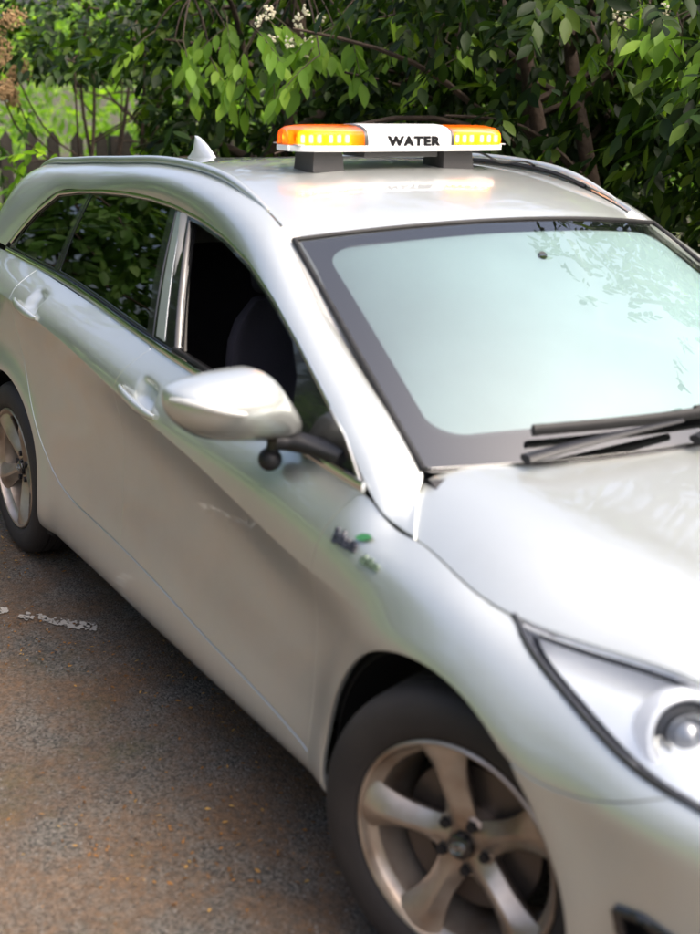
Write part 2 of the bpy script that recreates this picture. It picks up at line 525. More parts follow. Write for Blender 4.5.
def flare(P):
    x, w, z = P[:, 0], P[:, 1], P[:, 2]
    d = np.zeros(len(P))
    for cx in (AX_F - 0.02, AX_R):
        r = np.hypot(x - cx, z - 0.31)
        e = np.clip((r - 0.388) / 0.075, 0, 3)
        d += 0.014 * np.exp(-e ** 2 * 1.3)
    return d * np.clip((w - 0.75) / 0.1, 0, 1)
HANDLES = [(-1.405, .903, -.13), (-2.395, 1.000, -.10)]
def FB(Q, side=-1):
    """lower body: parameters (u along the plan outline from the front centre, t up the section)."""
    Q = np.atleast_2d(Q); u = np.clip(Q[:, 0], 0, UMAX); t = Q[:, 1]
    R = np.stack([f(u) for f in _rowf], 0)              # 9,N,3
    B = _basis(t)
    # the crease fades out over the front wing: blend with one single spline there
    Bs = _bs(np.clip(t, -0.02, TMAX + 0.02))
    x = np.einsum('nk,kn->n', B, R[:, :, 0])
    k = np.clip((x + 0.55) / 0.45, 0, 1)[:, None]; k = k * k * (3 - 2 * k)
    B = B * (1 - k) + Bs * k
    P = np.einsum('nk,knc->nc', B, R)
    P[:, 1] += flare(P)
    for (hx, hz, sl) in HANDLES:                       # finger cups above the door handles
        a = P[:, 0] - hx; b = P[:, 2] - hz - sl * a
        P[:, 1] -= 0.030 * np.exp(-((a / .052) ** 4 + (b / .030) ** 4))
    P[:, 1] *= side
    return P
# inverse on the side view: (x, z) -> (u, t)
_gu, _gt = np.meshgrid(np.linspace(0.3, UMAX - 0.6, 260), np.linspace(0, TMAX, 80))
_GQ = np.stack([_gu.ravel(), _gt.ravel()], 1); _GP = FB(_GQ)
def inv(pts):
    out = []
    for (x, z) in pts:
        i = np.argmin((_GP[:, 0] - x) ** 2 + (_GP[:, 2] - z) ** 2)
        q = _GQ[i].copy()
        for _ in range(12):
            p = FB(q)[0]; e = np.array([x - p[0], z - p[2]])
            h = 1e-4
            a = (FB(q + [h, 0])[0] - p) / h; b = (FB(q + [0, h])[0] - p) / h
            J = np.array([[a[0], b[0]], [a[2], b[2]]])
            try: dq = np.linalg.solve(J, e)
            except Exception: break
            q = q + np.clip(dq, -0.03, 0.03)
            q[1] = np.clip(q[1], 0, TMAX)
        out.append(q)
    return [tuple(q) for q in out]
def top_u(x):       # u on the top row (t8) at a given x
    uu = np.linspace(0, UMAX, 4000); X = _rowf[8](uu)[:, 0]
    return float(np.interp(-x, -X, uu))
def smooth2(pts, n):
    return [tuple(p) for p in curve3(pts, n)]

G_T = lambda z: .825 - .30 * (z - .95) - .22 * (z - .95) ** 2
def FG(Q, off=0.0, side=-1):
    """glasshouse flank: parameters (x, z)."""
    Q = np.atleast_2d(Q)
    return np.stack([Q[:, 0], side * (G_T(Q[:, 1]) + off), Q[:, 1]], 1)

car = empty('estate_car', (-1.4, 0, 0))
tag(car, 'silver estate car with an amber light bar on its roof, front wheel turned', 'car')

# ---- outlines shared by the panels
CUT_FRONT = [(-.487, .190), (-.489, .30), (-.490, .45), (-.486, .60), (-.474, .72), (-.448, .82), (-.405, .905), (-.385, .932)]
CUT_MID = [(-1.655, .45), (-1.650, .60), (-1.643, .72), (-1.622, .85), (-1.585, .93), (-1.545, 1.0)]
CUT_REAR = [(-2.20, .428), (-2.285, .458), (-2.365, .51), (-2.45, .60), (-2.53, .72), (-2.585, .83), (-2.625, .95), (-2.64, 1.02), (-2.64, 1.075)]
DOOR_LOW = [(-.487, .288), (-.63, .308), (-1.07, .345), (-1.36, .372), (-1.655, .392), (-1.92, .402), (-2.08, .410), (-2.20, .428)]
HL_LOW = [(.018, .827), (.133, .786), (.27, .742), (.37, .712), (.463, .690), (.549, .676), (.63, .655)]
BUMP_CUT = [(.222, .622), (.29, .616), (.351, .622), (.41, .638), (.45, .654), (.50, .680)]
ARC_C, ARC_R = (-.02, .31), .388
def arc(cx, cz, r, a0, a1, n): return [(cx + r * math.cos(a), cz + r * math.sin(a)) for a in np.linspace(math.radians(a0), math.radians(a1), n)]
uT = lambda x: (top_u(x), TMAX)

_cu = np.arange(1.0, UMAX - .7, .011)
CREASE = np.concatenate([np.stack([_cu, np.full(len(_cu), T_KN[6] + o)], 1) for o in (-.0035, 0, .0035)])
_hx = []
for (hx, hz, sl) in HANDLES:
    q = np.array(inv([(hx, hz)])[0]); a, b = np.meshgrid(np.arange(-.085, .085, .007), np.arange(-.06, .06, .007)); _hx.append(q + np.stack([a.ravel(), b.ravel()], 1))
DETAIL = np.concatenate([h for h in _hx])
_dm = np.min(np.abs(DETAIL[:, 1] - T_KN[6])[:, None], 1) > .006
DETAIL = np.concatenate([CREASE, DETAIL[_dm]])
# front wing
a_end = math.degrees(math.atan2(.622 - .31, .222 + .02))
fender_out = inv(smooth2(CUT_FRONT, 24))
fender_out += [(u, TMAX) for u in np.linspace(top_u(-.385), top_u(.012), 16)]
hl_low_uv = inv(smooth2(HL_LOW, 26))
n_hl = 20
fender_out += hl_low_uv[:n_hl]
bc = inv(smooth2(BUMP_CUT, 14))
fender_out += bc[::-1]
arc_f = arc(*ARC_C, ARC_R, a_end, 197, 40)
fender_out += inv(arc_f[1:])
fender_out += inv([(-.385, .190)])
panel('front_wing', FB, fender_out, M_PAINT, car, both=True, extra=CREASE[CREASE[:, 0] > top_u(-.25)])

# bonnet, in (x, y)
def FH(Q):
    Q = np.atleast_2d(Q); return np.stack([Q[:, 0], Q[:, 1], hood_z(Q[:, 0], Q[:, 1])], 1)
edge_u = np.linspace(0, top_u(-.224), 60)
ep = _rowf[8](edge_u)
hood_r = [(p[0], -p[1]) for p in ep]                       # front centre -> near-side rear corner
hood_rear = smooth2([(-.224, -.803), (-.297, -.764), (-.350, -.712), (-.338, -.6), (-.306, -.4), (-.28, -.2), (-.268, 0)], 40)
right_half = hood_r + hood_rear[1:]
hood_out = right_half + [(x, -y) for (x, y) in right_half[::-1][1:-1]]
hood_up = lambda P: P - [0, 0, 1.0]
bonnet = panel('bonnet', FH, hood_out, M_PAINT, car, step=0.02, ref=hood_up)

# doors, sill, quarter
cf = [p for p in smooth2(CUT_FRONT, 24) if p[1] > .30]
fd = inv([(-.487, .288)]) + inv(cf) + [(u, TMAX) for u in np.linspace(top_u(-.392), top_u(-1.545), 30)]
cm = smooth2(CUT_MID, 16)
fd += inv(cm[::-1]) + inv([(-1.655, .392)]) + inv(smooth2(DOOR_LOW[:5], 24)[::-1][1:-1])
fdoors = panel('front_door', FB, fd, M_PAINT, car, both=True, extra=DETAIL)
cr = smooth2(CUT_REAR, 26)
rd = inv([(-1.655, .392)]) + inv(cm) + [(u, TMAX) for u in np.linspace(top_u(-1.545), top_u(-2.64), 30)][1:]
rd += inv([p for p in cr[::-1] if p[0] > -2.64 and p[1] < 1.06]) + inv(smooth2(DOOR_LOW[4:], 14)[::-1][1:-1])
rdoors = panel('rear_door', FB, rd, M_PAINT, car, both=True, extra=DETAIL)
sill = inv([(-.487, .191), (-.487, .284)]) + inv([(x, z - .002) for (x, z) in smooth2(DOOR_LOW, 36)]) + inv([(-2.285, .455), (-2.345, .49)])
sill += inv(arc(AX_R, .31, ARC_R, 24, -14, 8)) + inv([(-2.37, .19)])
sill += [(u, 0.004) for u in np.linspace(inv([(-2.37, .19)])[0][0], inv([(-.487, .191)])[0][0], 30)][1:-1]
panel('sill', FB, sill, M_PAINT, car, both=True, gap=0.0012)
qt = inv([p for p in cr if p[1] > .45 and p[1] < 1.06]) + [(u, TMAX) for u in np.linspace(top_u(-2.64), U_KN[15], 16)]
qt += [(U_KN[15], T_KN[4])] + inv([(-3.2, .60)]) + inv(arc(AX_R, .31, ARC_R, 150, 22, 30)[1:])
panel('rear_quarter', FB, qt, M_PAINT, car, both=True, extra=CREASE)
# rear bumper and tailgate wrap round the back
u14 = U_KN[15]
rb = inv(arc(AX_R, .31, ARC_R, 190, 150, 8)) + inv([(-3.2, .60)]) + [(u14, T_KN[4]), (UMAX, T_KN[4]), (UMAX, 0.0)] + inv([(-3.19, .215)])
panel('rear_bumper', FB, rb, M_PAINT, car, both=True)
panel('tailgate', FB, [(u14, T_KN[4]), (u14, TMAX), (UMAX, TMAX), (UMAX, T_KN[4])], M_PAINT, car, both=True, gap=0.001)

# front bumper
fog = inv([(.452, .462), (.50, .47), (.60, .445), (.66, .39), (.58, .35), (.475, .375)])
fb_out = bc[:] + [(hl_low_uv[n_hl - 1][0], hl_low_uv[n_hl - 1][1])]
tail_uv = hl_low_uv[n_hl:]
ULi = tail_uv[-1][0]
fb_out += tail_uv + [(ULi - .12, T_KN[7] - .005), (ULi - .24, T_KN[7] - .0), (0.30, T_KN[7] - .02), (0.02, T_KN[7] - .03), (0.0, T_KN[7] - .03), (0.0, 0.0)]
fb_out += [(u, 0.0) for u in np.linspace(0.1, inv([(.36, .19)])[0][0], 14)]
fb_out += inv(arc(*ARC_C, ARC_R, -14, a_end, 20)[:-1])
panel('front_bumper', FB, fb_out, M_PAINT, car, both=True, hole=fog, gap=0.001)
# fog recess: dark inset with a rim
FBin = lambda Q: FB(Q) * [1, 1, 1] + np.array([[-0.02, 0.035, 0]])
for mir in (False, True):
    panel('fog_recess', FBin, fog, M_PLASTIC, car, mirror=mir, gap=-0.02)
    ring = FB(np.array(resample(fog, .01)))
    if mir: ring = ring * [1, -1, 1]
    ring = np.concatenate([ring, ring[:1]])
    tube('fog_surround', ring, 0.011, M_BLACK, car, 6)

# ---- pillar and cantrail strip, from the bonnet corner up the screen, over the doors and down the back
D_P = [(-.224, .806, .871), (-.30, .822, .906), (-.372, .829, .940), (-.499, .811, 1.009), (-.62, .792, 1.068), (-.787, .764, 1.145), (-.967, .734, 1.219), (-1.157, .706, 1.285),
       (-1.344, .686, 1.329), (-1.532, .672, 1.357), (-1.724, .664, 1.375), (-1.919, .660, 1.382), (-2.123, .661, 1.380), (-2.335, .666, 1.370),
       (-2.512, .673, 1.357), (-2.705, .684, 1.334), (-2.865, .719, 1.256), (-2.965, .749, 1.184), (-3.06, .780, 1.106)]
E_P = [(-.335, .717, .930), (-.352, .704, .948), (-.39, .697, .972), (-.50, .686, 1.030), (-.62, .672, 1.085), (-.76, .655, 1.151), (-.90, .639, 1.221), (-1.04, .620, 1.302),
       (-1.17, .607, 1.368), (-1.32, .600, 1.417), (-1.50, .598, 1.453), (-1.72, .597, 1.472), (-2.0, .597, 1.473), (-2.30, .597, 1.456),
       (-2.58, .597, 1.440), (-2.87, .597, 1.420), (-3.16, .60, 1.390), (-3.31, .65, 1.27), (-3.42, .72, 1.10)]
for _k, _x in enumerate((-.224, -.30, -.365)):
    _p = _rowf[8](np.array([top_u(_x)]))[0]; D_P[_k] = (_x, _p[1] + .002, _p[2] + .003 + .004 * _k)
s_D = np.linspace(0, len(D_P) - 1, len(D_P))
_df = nspline(s_D, np.array(D_P)); _ef = nspline(s_D, np.array(E_P))
SMAX = len(D_P) - 1.0
SC_U = 0.18         # metres per strip station, roughly
def FS(Q):
    Q = np.atleast_2d(Q); s = np.clip(Q[:, 0] / SC_U, 0, SMAX); v = (Q[:, 1] / 0.1)[:, None]
    D, E = _df(s), _ef(s)
    P = D * (1 - v) + E * v
    L = np.linalg.norm(E - D, axis=1)
    # bulge: outwards and up
    Tn = _df(np.clip(s + .01, 0, SMAX)) - _df(np.clip(s - .01, 0, SMAX))
    nrm = np.cross(Tn, E - D); nrm /= np.linalg.norm(nrm, axis=1)[:, None] + 1e-12
    nrm *= np.sign(nrm[:, 1:2]) * 1.0
    flip = np.where(nrm[:, 2] < -0.1, -1, 1)[:, None]
    nrm = nrm * flip
    b = (0.16 * L)[:, None] * 4 * v * (1 - v) * (1 + 0.5 * (0.5 - v))
    P = P + nrm * b * np.clip((s / 2.5), 0.2, 1)[:, None]
    P[:, 1] *= -1
    return P
strip = [(s * SC_U, 0.0) for s in np.linspace(0, SMAX, 200)] + [(SMAX * SC_U, 0.05)] + [(s * SC_U, 0.1) for s in np.linspace(SMAX, 0, 200)] + [(0.0, 0.05)]
cant = lambda P: np.stack([np.clip(P[:, 0], -2.9, -.7), 0 * P[:, 1], np.minimum(P[:, 2] - .25, 1.1)], 1)
panel('side_frame', FS, strip, M_PAINT, car, both=True, ref=cant, ostep=0.02, gap=0.0015)
# D pillar foot between the window tip and the tailgate
# ---- roof
def FR(Q):
    """roof skin: (s along the cantrail, y/|w| across)."""
    Q = np.atleast_2d(Q); s = np.clip(Q[:, 0] / SC_U, 0, SMAX); v = Q[:, 1] / 0.6
    E = _ef(s)
    a2 = 1 - v ** 2
    front = np.clip(1 - (s - 8) / 5.0, 0, 1)
    back = np.clip((s - 14) / 2, 0, 1)
    x = E[:, 0] + 0.075 * front ** 2 * a2 - 0.06 * back * a2
    z = E[:, 2] - 0.012 + (0.026 + 0.014 * front) * a2
    return np.stack([x, (E[:, 1] - 0.016) * v, z], 1)
S_HDR = 7.62
r0 = [(S_HDR * SC_U, y) for y in np.linspace(-.6, .6, 40)]
r1 = [(16.0 * SC_U, y) for y in np.linspace(.6, -.6, 40)]
roof_o = r0 + [(s * SC_U, .6) for s in np.linspace(S_HDR, 16, 60)[1:-1]] + r1 + [(s * SC_U, -.6) for s in np.linspace(16, S_HDR, 60)[1:-1]]
panel('roof', FR, roof_o, M_PAINT, car, step=0.03, ref=hood_up, ostep=0.02, lip=0.02)
def roof_z(x, y):
    q = np.array([[s * SC_U, 0.6 * np.clip(y / .58, -1, 1)] for s in np.linspace(S_HDR, 16, 400)])
    P = FR(q); i = np.argmin(abs(P[:, 0] - x)); return P[i, 2]
# roof rails: low mouldings standing on the roof edge
for sg in (-1, 1):
    pts = np.array([_ef(np.array([s]))[0] for s in np.linspace(8.6, 16.0, 60)])
    pts[:, 1] = (pts[:, 1] - .004)
    lift = 0.012 * np.clip(np.minimum((pts[0, 0] - pts[:, 0]) / .25, (pts[:, 0] - pts[-1, 0]) / .2), 0, 1)
    pts[:, 2] += lift - .001
    pts[:, 1] *= sg
    tube('roof_rail', pts, 0.013 * np.clip(.35 + lift / .012, 0, 1), M_PAINT, car, 10)
    lo = pts[6:].copy(); lo[:, 2] -= .010; lo[:, 1] -= sg * .012
    tube('roof_ditch_seal', lo, 0.006, M_RUBBER, car, 6)

# ---- windscreen
def ws_base(a): return np.stack([-.352 + .092 * (1 - a * a), a * .702, .944 + .010 * a * a + .002 * (1 - a * a)], 1)
def ws_top(a):
    return np.stack([-1.095 + .070 * (1 - a * a), a * .607, 1.340 + .036 * (1 - a * a)], 1)
def FW(Q):
    Q = np.atleast_2d(Q); a = Q[:, 0] / .65; b = (Q[:, 1] / .85)[:, None]
    P = ws_base(a) * (1 - b) + ws_top(a) * b
    n = np.array([[.48, 0, .877]])
    return P + n * (0.055 * (1 - a * a)[:, None] * 4 * b * (1 - b)) * .55
def rrect(x0, x1, y0, y1, r, n=8):
    pts = []
    for cx, cy, a in ((x1 - r, y0 + r, -90), (x1 - r, y1 - r, 0), (x0 + r, y1 - r, 90), (x0 + r, y0 + r, 180)):
        pts += [(cx + r * math.cos(math.radians(a + 90 * k / n)), cy + r * math.sin(math.radians(a + 90 * k / n))) for k in range(n + 1)]
    return pts
ws_o = rrect(-.65, .65, .0, .85, .02)
wsc = panel('windscreen', FW, ws_o, M_WS, car, step=.03, ref=lambda P: P - [.48, 0, .877], lip=.004, gap=.006)
FWi = lambda Q: FW(Q) - np.array([[.48, 0, .877]]) * .006
frit_hole = rrect(-.585, .585, .105, .80, .07)
panel('windscreen_border', FWi, ws_o, M_BLACK, wsc, step=.03, ref=lambda P: P - [.48, 0, .877], lip=.002, hole=frit_hole, gap=.001)
FWj = lambda Q: FW(Q) - np.array([[.48, 0, .877]]) * .010
panel('sky_haze_sheet', FWj, frit_hole, M_WS_HAZE, wsc, step=.04, ref=lambda P: P - [.48, 0, .877], lip=.001, gap=-.012)  # sheet added under the clear glass to carry the painted sky haze
for sg in (-1, 1):
    b = np.linspace(0.0, .85, 40)
    e = FW(np.stack([np.full(40, sg * .652), b], 1)); e[:, 2] += .002
    tube('screen_moulding', e, .0075, M_RUBBER, car, 8)
hd = FW(np.stack([np.linspace(-.65, .65, 50), np.full(50, .852)], 1))
tube('screen_header_seal', hd, .007, M_RUBBER, car, 8)
# cowl below the screen
cw = []
for a in np.linspace(-1, 1, 50):
    p = ws_base(np.array([a]))[0]
    cw.append([(p[0] + .02, p[1], p[2] - .014), (p[0] + .075, p[1], p[2] - .045), (p[0] + .03, p[1], p[2] - .06), (p[0] - .03, p[1], p[2] - .03)])
V, F = loft_np(np.array(cw))
link('scuttle_panel', autosmooth(mesh_np('scuttle_panel', V, F), 40), M_PLASTIC, car, smooth=False)

# ---- side windows
DX = np.array([p[0] for p in D_P]); DZ = np.array([p[2] for p in D_P])
zD = lambda x: np.interp(-np.asarray(x, float), -DX, DZ)
BELT = [(-.385, .936), (-.567, .944), (-.90, .970), (-1.227, .996), (-1.50, 1.014), (-1.74, 1.032), (-2.01, 1.055), (-2.47, 1.085), (-2.76, 1.094), (-3.05, 1.104)]
_bf = interp([p[0] for p in BELT], [p[1] for p in BELT])
zB = lambda x: _bf(x)
def belt_pts(x0, x1, n, up=0.0): return [(x, float(zB(x)[0]) + up) for x in np.linspace(x0, x1, n)]
def up_pts(x0, x1, n, dn=0.0): return [(x, float(zD(x)) - dn) for x in np.linspace(x0, x1, n)]
fr_front = belt_pts(-.385, -1.575, 24) + [(-1.64, 1.18), (-1.715, 1.374)] + up_pts(-1.715, -.40, 60)[1:]
op_front = belt_pts(-.745, -1.425, 16, .014) + [(-1.50, 1.15), (-1.612, 1.347)] + up_pts(-1.612, -.835, 34, .022)[1:] + [(-.765, 1.075), (-.742, 1.0)]
FGf = lambda Q: FG(Q, -.006)
side_ref = lambda P: P * [1, 0, 1]
panel('front_window_frame', FGf, fr_front, M_BLACK, car, both=True, ref=side_ref, hole=op_front, gap=.0005, lip=.03, step=.03)
fr_rear = belt_pts(-1.58, -2.476, 20) + [(-2.45, 1.22), (-2.415, 1.361)] + up_pts(-2.415, -1.72, 24)[1:] + [(-1.65, 1.18)]
op_rear = belt_pts(-1.632, -2.452, 20, .012) + [(-2.44, 1.22), (-2.405, 1.347)] + up_pts(-2.405, -1.762, 24, .014)[1:] + [(-1.70, 1.19)]
panel('rear_window_frame', FGf, fr_rear, M_BLACK, car, both=True, ref=side_ref, hole=op_rear, gap=.0005, lip=.02, step=.03)
fr_q = belt_pts(-2.481, -3.05, 16) + up_pts(-3.05, -2.42, 30)[1:] + [(-2.455, 1.22)]
op_q = belt_pts(-2.512, -2.985, 16, .010) + up_pts(-2.985, -2.452, 26, .016)[1:] + [(-2.486, 1.22)]
panel('quarter_window_frame', FGf, fr_q, M_BLACK, car, both=True, ref=side_ref, hole=op_q, gap=.0005, lip=.02, step=.03)
FGg = lambda Q: FG(Q, -.009)
panel('rear_window_glass', FGg, op_rear, M_TINT, car, both=True, ref=side_ref, gap=-.004, lip=.003, step=.04)
panel('quarter_window_glass', FGg, op_q, M_TINT, car, both=True, ref=side_ref, gap=-.004, lip=.003, step=.04)
M_PILLAR_SHEEN = principled('pillar_sky_sheen', (0.55, 0.58, 0.58), 0.25, metal=0.6, coat=0.5)  # pale grey paints the sky's reflection on the black pillar
FGp = lambda Q: FG(Q, -.003)
panel('pillar_sheen_strip', FGp, [(-1.555, 1.032), (-1.492, 1.027), (-1.662, 1.357), (-1.700, 1.360)], M_PILLAR_SHEEN, car, both=True, ref=side_ref, gap=0, lip=.002)
for sg in (-1, 1):
    xs = np.linspace(-.375, -3.04, 90)
    z = zB(xs) - .006
    pts = np.stack([xs, sg * (G_T(z) + .004), z], 1)
    tube('belt_trim', pts, .0130, M_CHROME, car, 10, squash=(.35, 1))
    xs = np.linspace(-.385, -3.03, 160)
    z = zD(xs) - .004
    pts = np.stack([xs, sg * (G_T(z) + .001), z], 1)
    tube('window_trim', pts, .0075, M_CHROME, car, 10, squash=(.4, 1))
    # rubber wiper seal along the belt, inside the trim
    xs = np.linspace(-.76, -1.42, 30); z = zB(xs) + .010
    pts = np.stack([xs, sg * (G_T(z) - .004), z], 1)
    tube('belt_seal', pts, .008, M_RUBBER, car, 6)

# ---- tail glass between roof and tailgate
uu = np.linspace(u14, UMAX, 20)
bs = _rowf[8](uu); bs = np.concatenate([bs * [1, -1, 1], (bs[::-1] * [1, 1, 1])[1:]])
tp = FR(np.stack([np.full(len(bs), 16 * SC_U), np.linspace(-.6, .6, len(bs))], 1)); tp[:, 2] -= .01
rg = np.stack([bs * (1 - k) + tp * k + np.array([[-.04 * math.sin(k * math.pi), 0, 0]]) for k in np.linspace(0, 1, 10)])
V, F = loft_np(rg, closed=False, caps=False)
link('tailgate_glass', mesh_np('tailgate_glass', V, F), M_TINT, car)
sp = []
for y in np.linspace(-.58, .58, 30):
    p = FR(np.array([[16 * SC_U, y / .58 * .6]]))[0]
    k = 1 - (y / .6) ** 2 * .4
    sp.append([(p[0] + .01, p[1], p[2] + .002), (p[0] - .14 * k, p[1], p[2] - .028), (p[0] - .13 * k, p[1], p[2] - .04), (p[0] + .01, p[1], p[2] - .03)])
V, F = loft_np(np.array(sp)); link('roof_spoiler', autosmooth(mesh_np('roof_spoiler', V, F), 40), M_PAINT, car, smooth=False)

# ---- wheel arches, underbody
for cx in (ARC_C[0], AX_R):
    for sg in (-1, 1):
        rings = []
        for a in np.linspace(math.radians(-20), math.radians(200), 40):
            c, s_ = math.cos(a), math.sin(a)
            rings.append([(cx + r * c, sg * w, .31 + r * s_) for r, w in ((.378, .872), (.400, .86), (.400, .60), (.30, .56), (.02, .56))])
        V, F = loft_np(np.array(rings), closed=False, caps=False)
        link('wheel_arch_liner', mesh_np('wheel_arch_liner', V, F), M_UNDER, car)
bm = bmesh.new()
box(bm, (-1.4, 0, .27), (4.1, 1.06, .12))
box(bm, (-1.38, 0, .25), (1.80, 1.60, .09))
box(bm, (.56, 0, .27), (.34, 1.25, .10))
box(bm, (-3.45, 0, .30), (.40, 1.30, .10))
link('underbody', bm_mesh('underbody', bm), M_UNDER, car, smooth=False)

# ---- wheels
def alloy_mat():
    m, nt, b = nodes_of('dusty_alloy')
    b.inputs['Metallic'].default_value = 0.75; b.inputs['Roughness'].default_value = 0.32
    tc = nt.nodes.new('ShaderNodeTexCoord'); n = nt.nodes.new('ShaderNodeTexNoise'); n.inputs['Scale'].default_value = 9; n.inputs['Detail'].default_value = 7
    nt.links.new(tc.outputs['Object'], n.inputs['Vector'])
    cr = nt.nodes.new('ShaderNodeValToRGB'); cr.color_ramp.elements[0].position = .35; cr.color_ramp.elements[1].position = .68
    cr.color_ramp.elements[0].color = (.50, .44, .38, 1); cr.color_ramp.elements[1].color = (.28, .20, .145, 1)
    nt.links.new(n.outputs['Fac'], cr.inputs['Fac']); nt.links.new(cr.outputs['Color'], b.inputs['Base Color'])
    return m
M_ALLOY = alloy_mat()
M_DISC = principled('brake_disc_steel', (.12, .10, .09), .4, metal=.8)
M_TYRE = principled('tyre_rubber', (.016, .013, .013), .72, noise=(7, .7, (.032, .026, .023)), bump=(120, .15))
# tyre: revolve the section (r, y), outer face at -y
TW = .105
tp = [(.222, -.088), (.232, -.098), (.250, -.105), (.275, -.107), (.296, -.1035), (.310, -.094), (.3185, -.082), (.323, -.068)]
groove = []
for gx in (-.05, -.017, .017, .05):
    groove += [(.3245, gx - .006), (.316, gx - .004), (.316, gx + .004), (.3245, gx + .006)]
tp = tp + groove + [(r, -y) for r, y in tp[::-1]]
TV, TF = lathe_np(tp, 96)
tyre_me = autosmooth(mesh_np('tyre', TV, TF), 40)
rp = [(.2245, -.089), (.2265, -.097), (.222, -.1005), (.2165, -.098), (.2135, -.088), (.208, -.078), (.197, -.070), (.188, -.03), (.184, .04), (.195, .08), (.2245, .088)]
RV, RF = lathe_np(rp, 96)
barrel_me = autosmooth(mesh_np('rim', RV, RF), 40)
# spoke: ridge section lofted outwards; drawn in (tangent, y, radial)
def spoke_np(ang):
    rings = []
    for r, hw, yr, ye, sk in ((.030, .036, -.062, -.056, 0), (.055, .036, -.067, -.052, .001), (.085, .031, -.073, -.052, .003), (.120, .030, -.081, -.056, .005), (.155, .036, -.088, -.063, .006), (.185, .047, -.094, -.071, .004), (.205, .058, -.096, -.077, .001), (.2165, .066, -.095, -.080, 0)):
        sec = [(-hw, ye + .006), (-hw, ye), (-hw * .62, (yr * .55 + ye * .45)), (-.005 + sk, yr), (.005 + sk, yr), (hw * .62, (yr * .55 + ye * .45)), (hw, ye), (hw, ye + .006), (hw * .6, ye + .03), (-hw * .6, ye + .03)]
        ring = []
        for tx, y in [(q[0], q[1]) for q in sec]:
            c, s_ = math.cos(ang), math.sin(ang)
            ring.append((r * c - tx * s_, y, r * s_ + tx * c))
        rings.append(ring)
    return loft_np(np.array(rings))
bolt_bm = bmesh.new()
bmesh.ops.create_cone(bolt_bm, segments=6, radius1=.0125, radius2=.011, depth=.014, cap_ends=True, matrix=Matrix.Rotation(math.pi / 2, 4, 'X'))
bolt_me = bm_mesh('wheel_nut', bolt_bm)
def wheel(x, side, steer, spin):
    w = empty('wheel', (x, side * .782, WHEEL_Z))
    w.parent = car; w.location = (x - car.location.x, side * .782, WHEEL_Z)
    w.rotation_euler = (0, spin if side < 0 else -spin, steer + (0 if side < 0 else math.pi))
    w.rotation_mode = 'XYZ'
    def sub(name, me, mat):
        if not me.materials: me.materials.append(mat)
        o = bpy.data.objects.new(name, me); COL.objects.link(o); o.parent = w; return o
    sub('tyre', tyre_me, M_TYRE)
    sub('rim', barrel_me, M_ALLOY)
    for k in range(5):
        sub('spoke', SPOKES[k], M_ALLOY)
        a = math.radians(36 + 72 * k)
        b_ = sub('wheel_nut', bolt_me, M_PLASTIC); b_.location = (.052 * math.cos(a), -.063, .052 * math.sin(a))
    sub('hub', hub_me, M_ALLOY); sub('centre_cap', cap_me, M_BLACK); sub('cap_emblem', emb_me, M_CHROME)
    sub('brake_disc', disc_me, M_DISC); sub('brake_caliper', cal_me, M_DISC)
    return w
SPOKES = []
for k in range(5):
    V, F = spoke_np(math.radians(72 * k)); SPOKES.append(autosmooth(mesh_np('spoke', V, F), 22))
V, F = lathe_np([(.0, -.058), (.040, -.058), (.062, -.060), (.068, -.054), (.068, -.02), (.0, -.02)], 40); hub_me = autosmooth(mesh_np('hub', V, F), 35)
V, F = lathe_np([(.0005, -.0775), (.018, -.0765), (.026, -.073), (.0275, -.068), (.0275, -.05)], 40); cap_me = autosmooth(mesh_np('centre_cap', V, F), 35)
# emblem: oval ring with a slanted H
bm = bmesh.new()
el = [(.0165 * math.cos(a), -.0782, .0105 * math.sin(a)) for a in np.linspace(0, 2 * math.pi, 33)]
for path, r in ((el, .0013), ([(-.0085, -.0785, -.006), (-.0055, -.0785, .006)], .0013), ([(.0055, -.0785, -.006), (.0085, -.0785, .006)], .0013), ([(-.007, -.0785, -.001), (.007, -.0785, .001)], .0011)):
    V, F = tube_np(path, r, 5); vs = [bm.verts.new(v) for v in V]
    for f in F: bm.faces.new([vs[i] for i in f])
emb_me = bm_mesh('cap_emblem', bm)
V, F = lathe_np([(.02, -.02), (.150, -.02), (.152, -.014), (.152, .004), (.02, .004)], 64); disc_me = autosmooth(mesh_np('brake_disc', V, F), 35)
cal = []
for a in np.linspace(math.radians(150), math.radians(205), 10):
    cal.append([(r * math.cos(a), y, r * math.sin(a)) for r, y in ((.105, -.028), (.155, -.030), (.168, -.01), (.165, .03), (.105, .03))])
V, F = loft_np(np.array(cal)); cal_me = autosmooth(mesh_np('brake_caliper', V, F), 35)
STEER = .365
for x, st, sp_ in ((AX_F, STEER, math.radians(-31)), (AX_R, 0, math.radians(12))):
    for side in (-1, 1): wheel(x, side, st, sp_)

# ---- door handles
for sg in (-1, 1):
    for (hx, hz, sl) in HANDLES:
        path = []; rads = []
        xa, xb = hx - .150, hx + .095
        za, zb_ = hz - .024 + sl * (xa - hx), hz - .024 + sl * (xb - hx)
        wa, wb = [abs(FB(np.array(inv([q])))[0][1]) for q in ((xa, za - .012), (xb, zb_ - .012))]
        for k in np.linspace(0, 1, 24):
            stand = .002 + .016 * math.sin(math.pi * k) ** .5
            path.append((xa + (xb - xa) * k, sg * (wa + (wb - wa) * k + stand), za + (zb_ - za) * k)); rads.append(.0150 * (.30 + .70 * math.sin(math.pi * min(max(k * .96 + .02, 0), 1)) ** .6))
        tube('door_handle', path, rads, M_PAINT, car, 12, squash=(.75, 1.15))

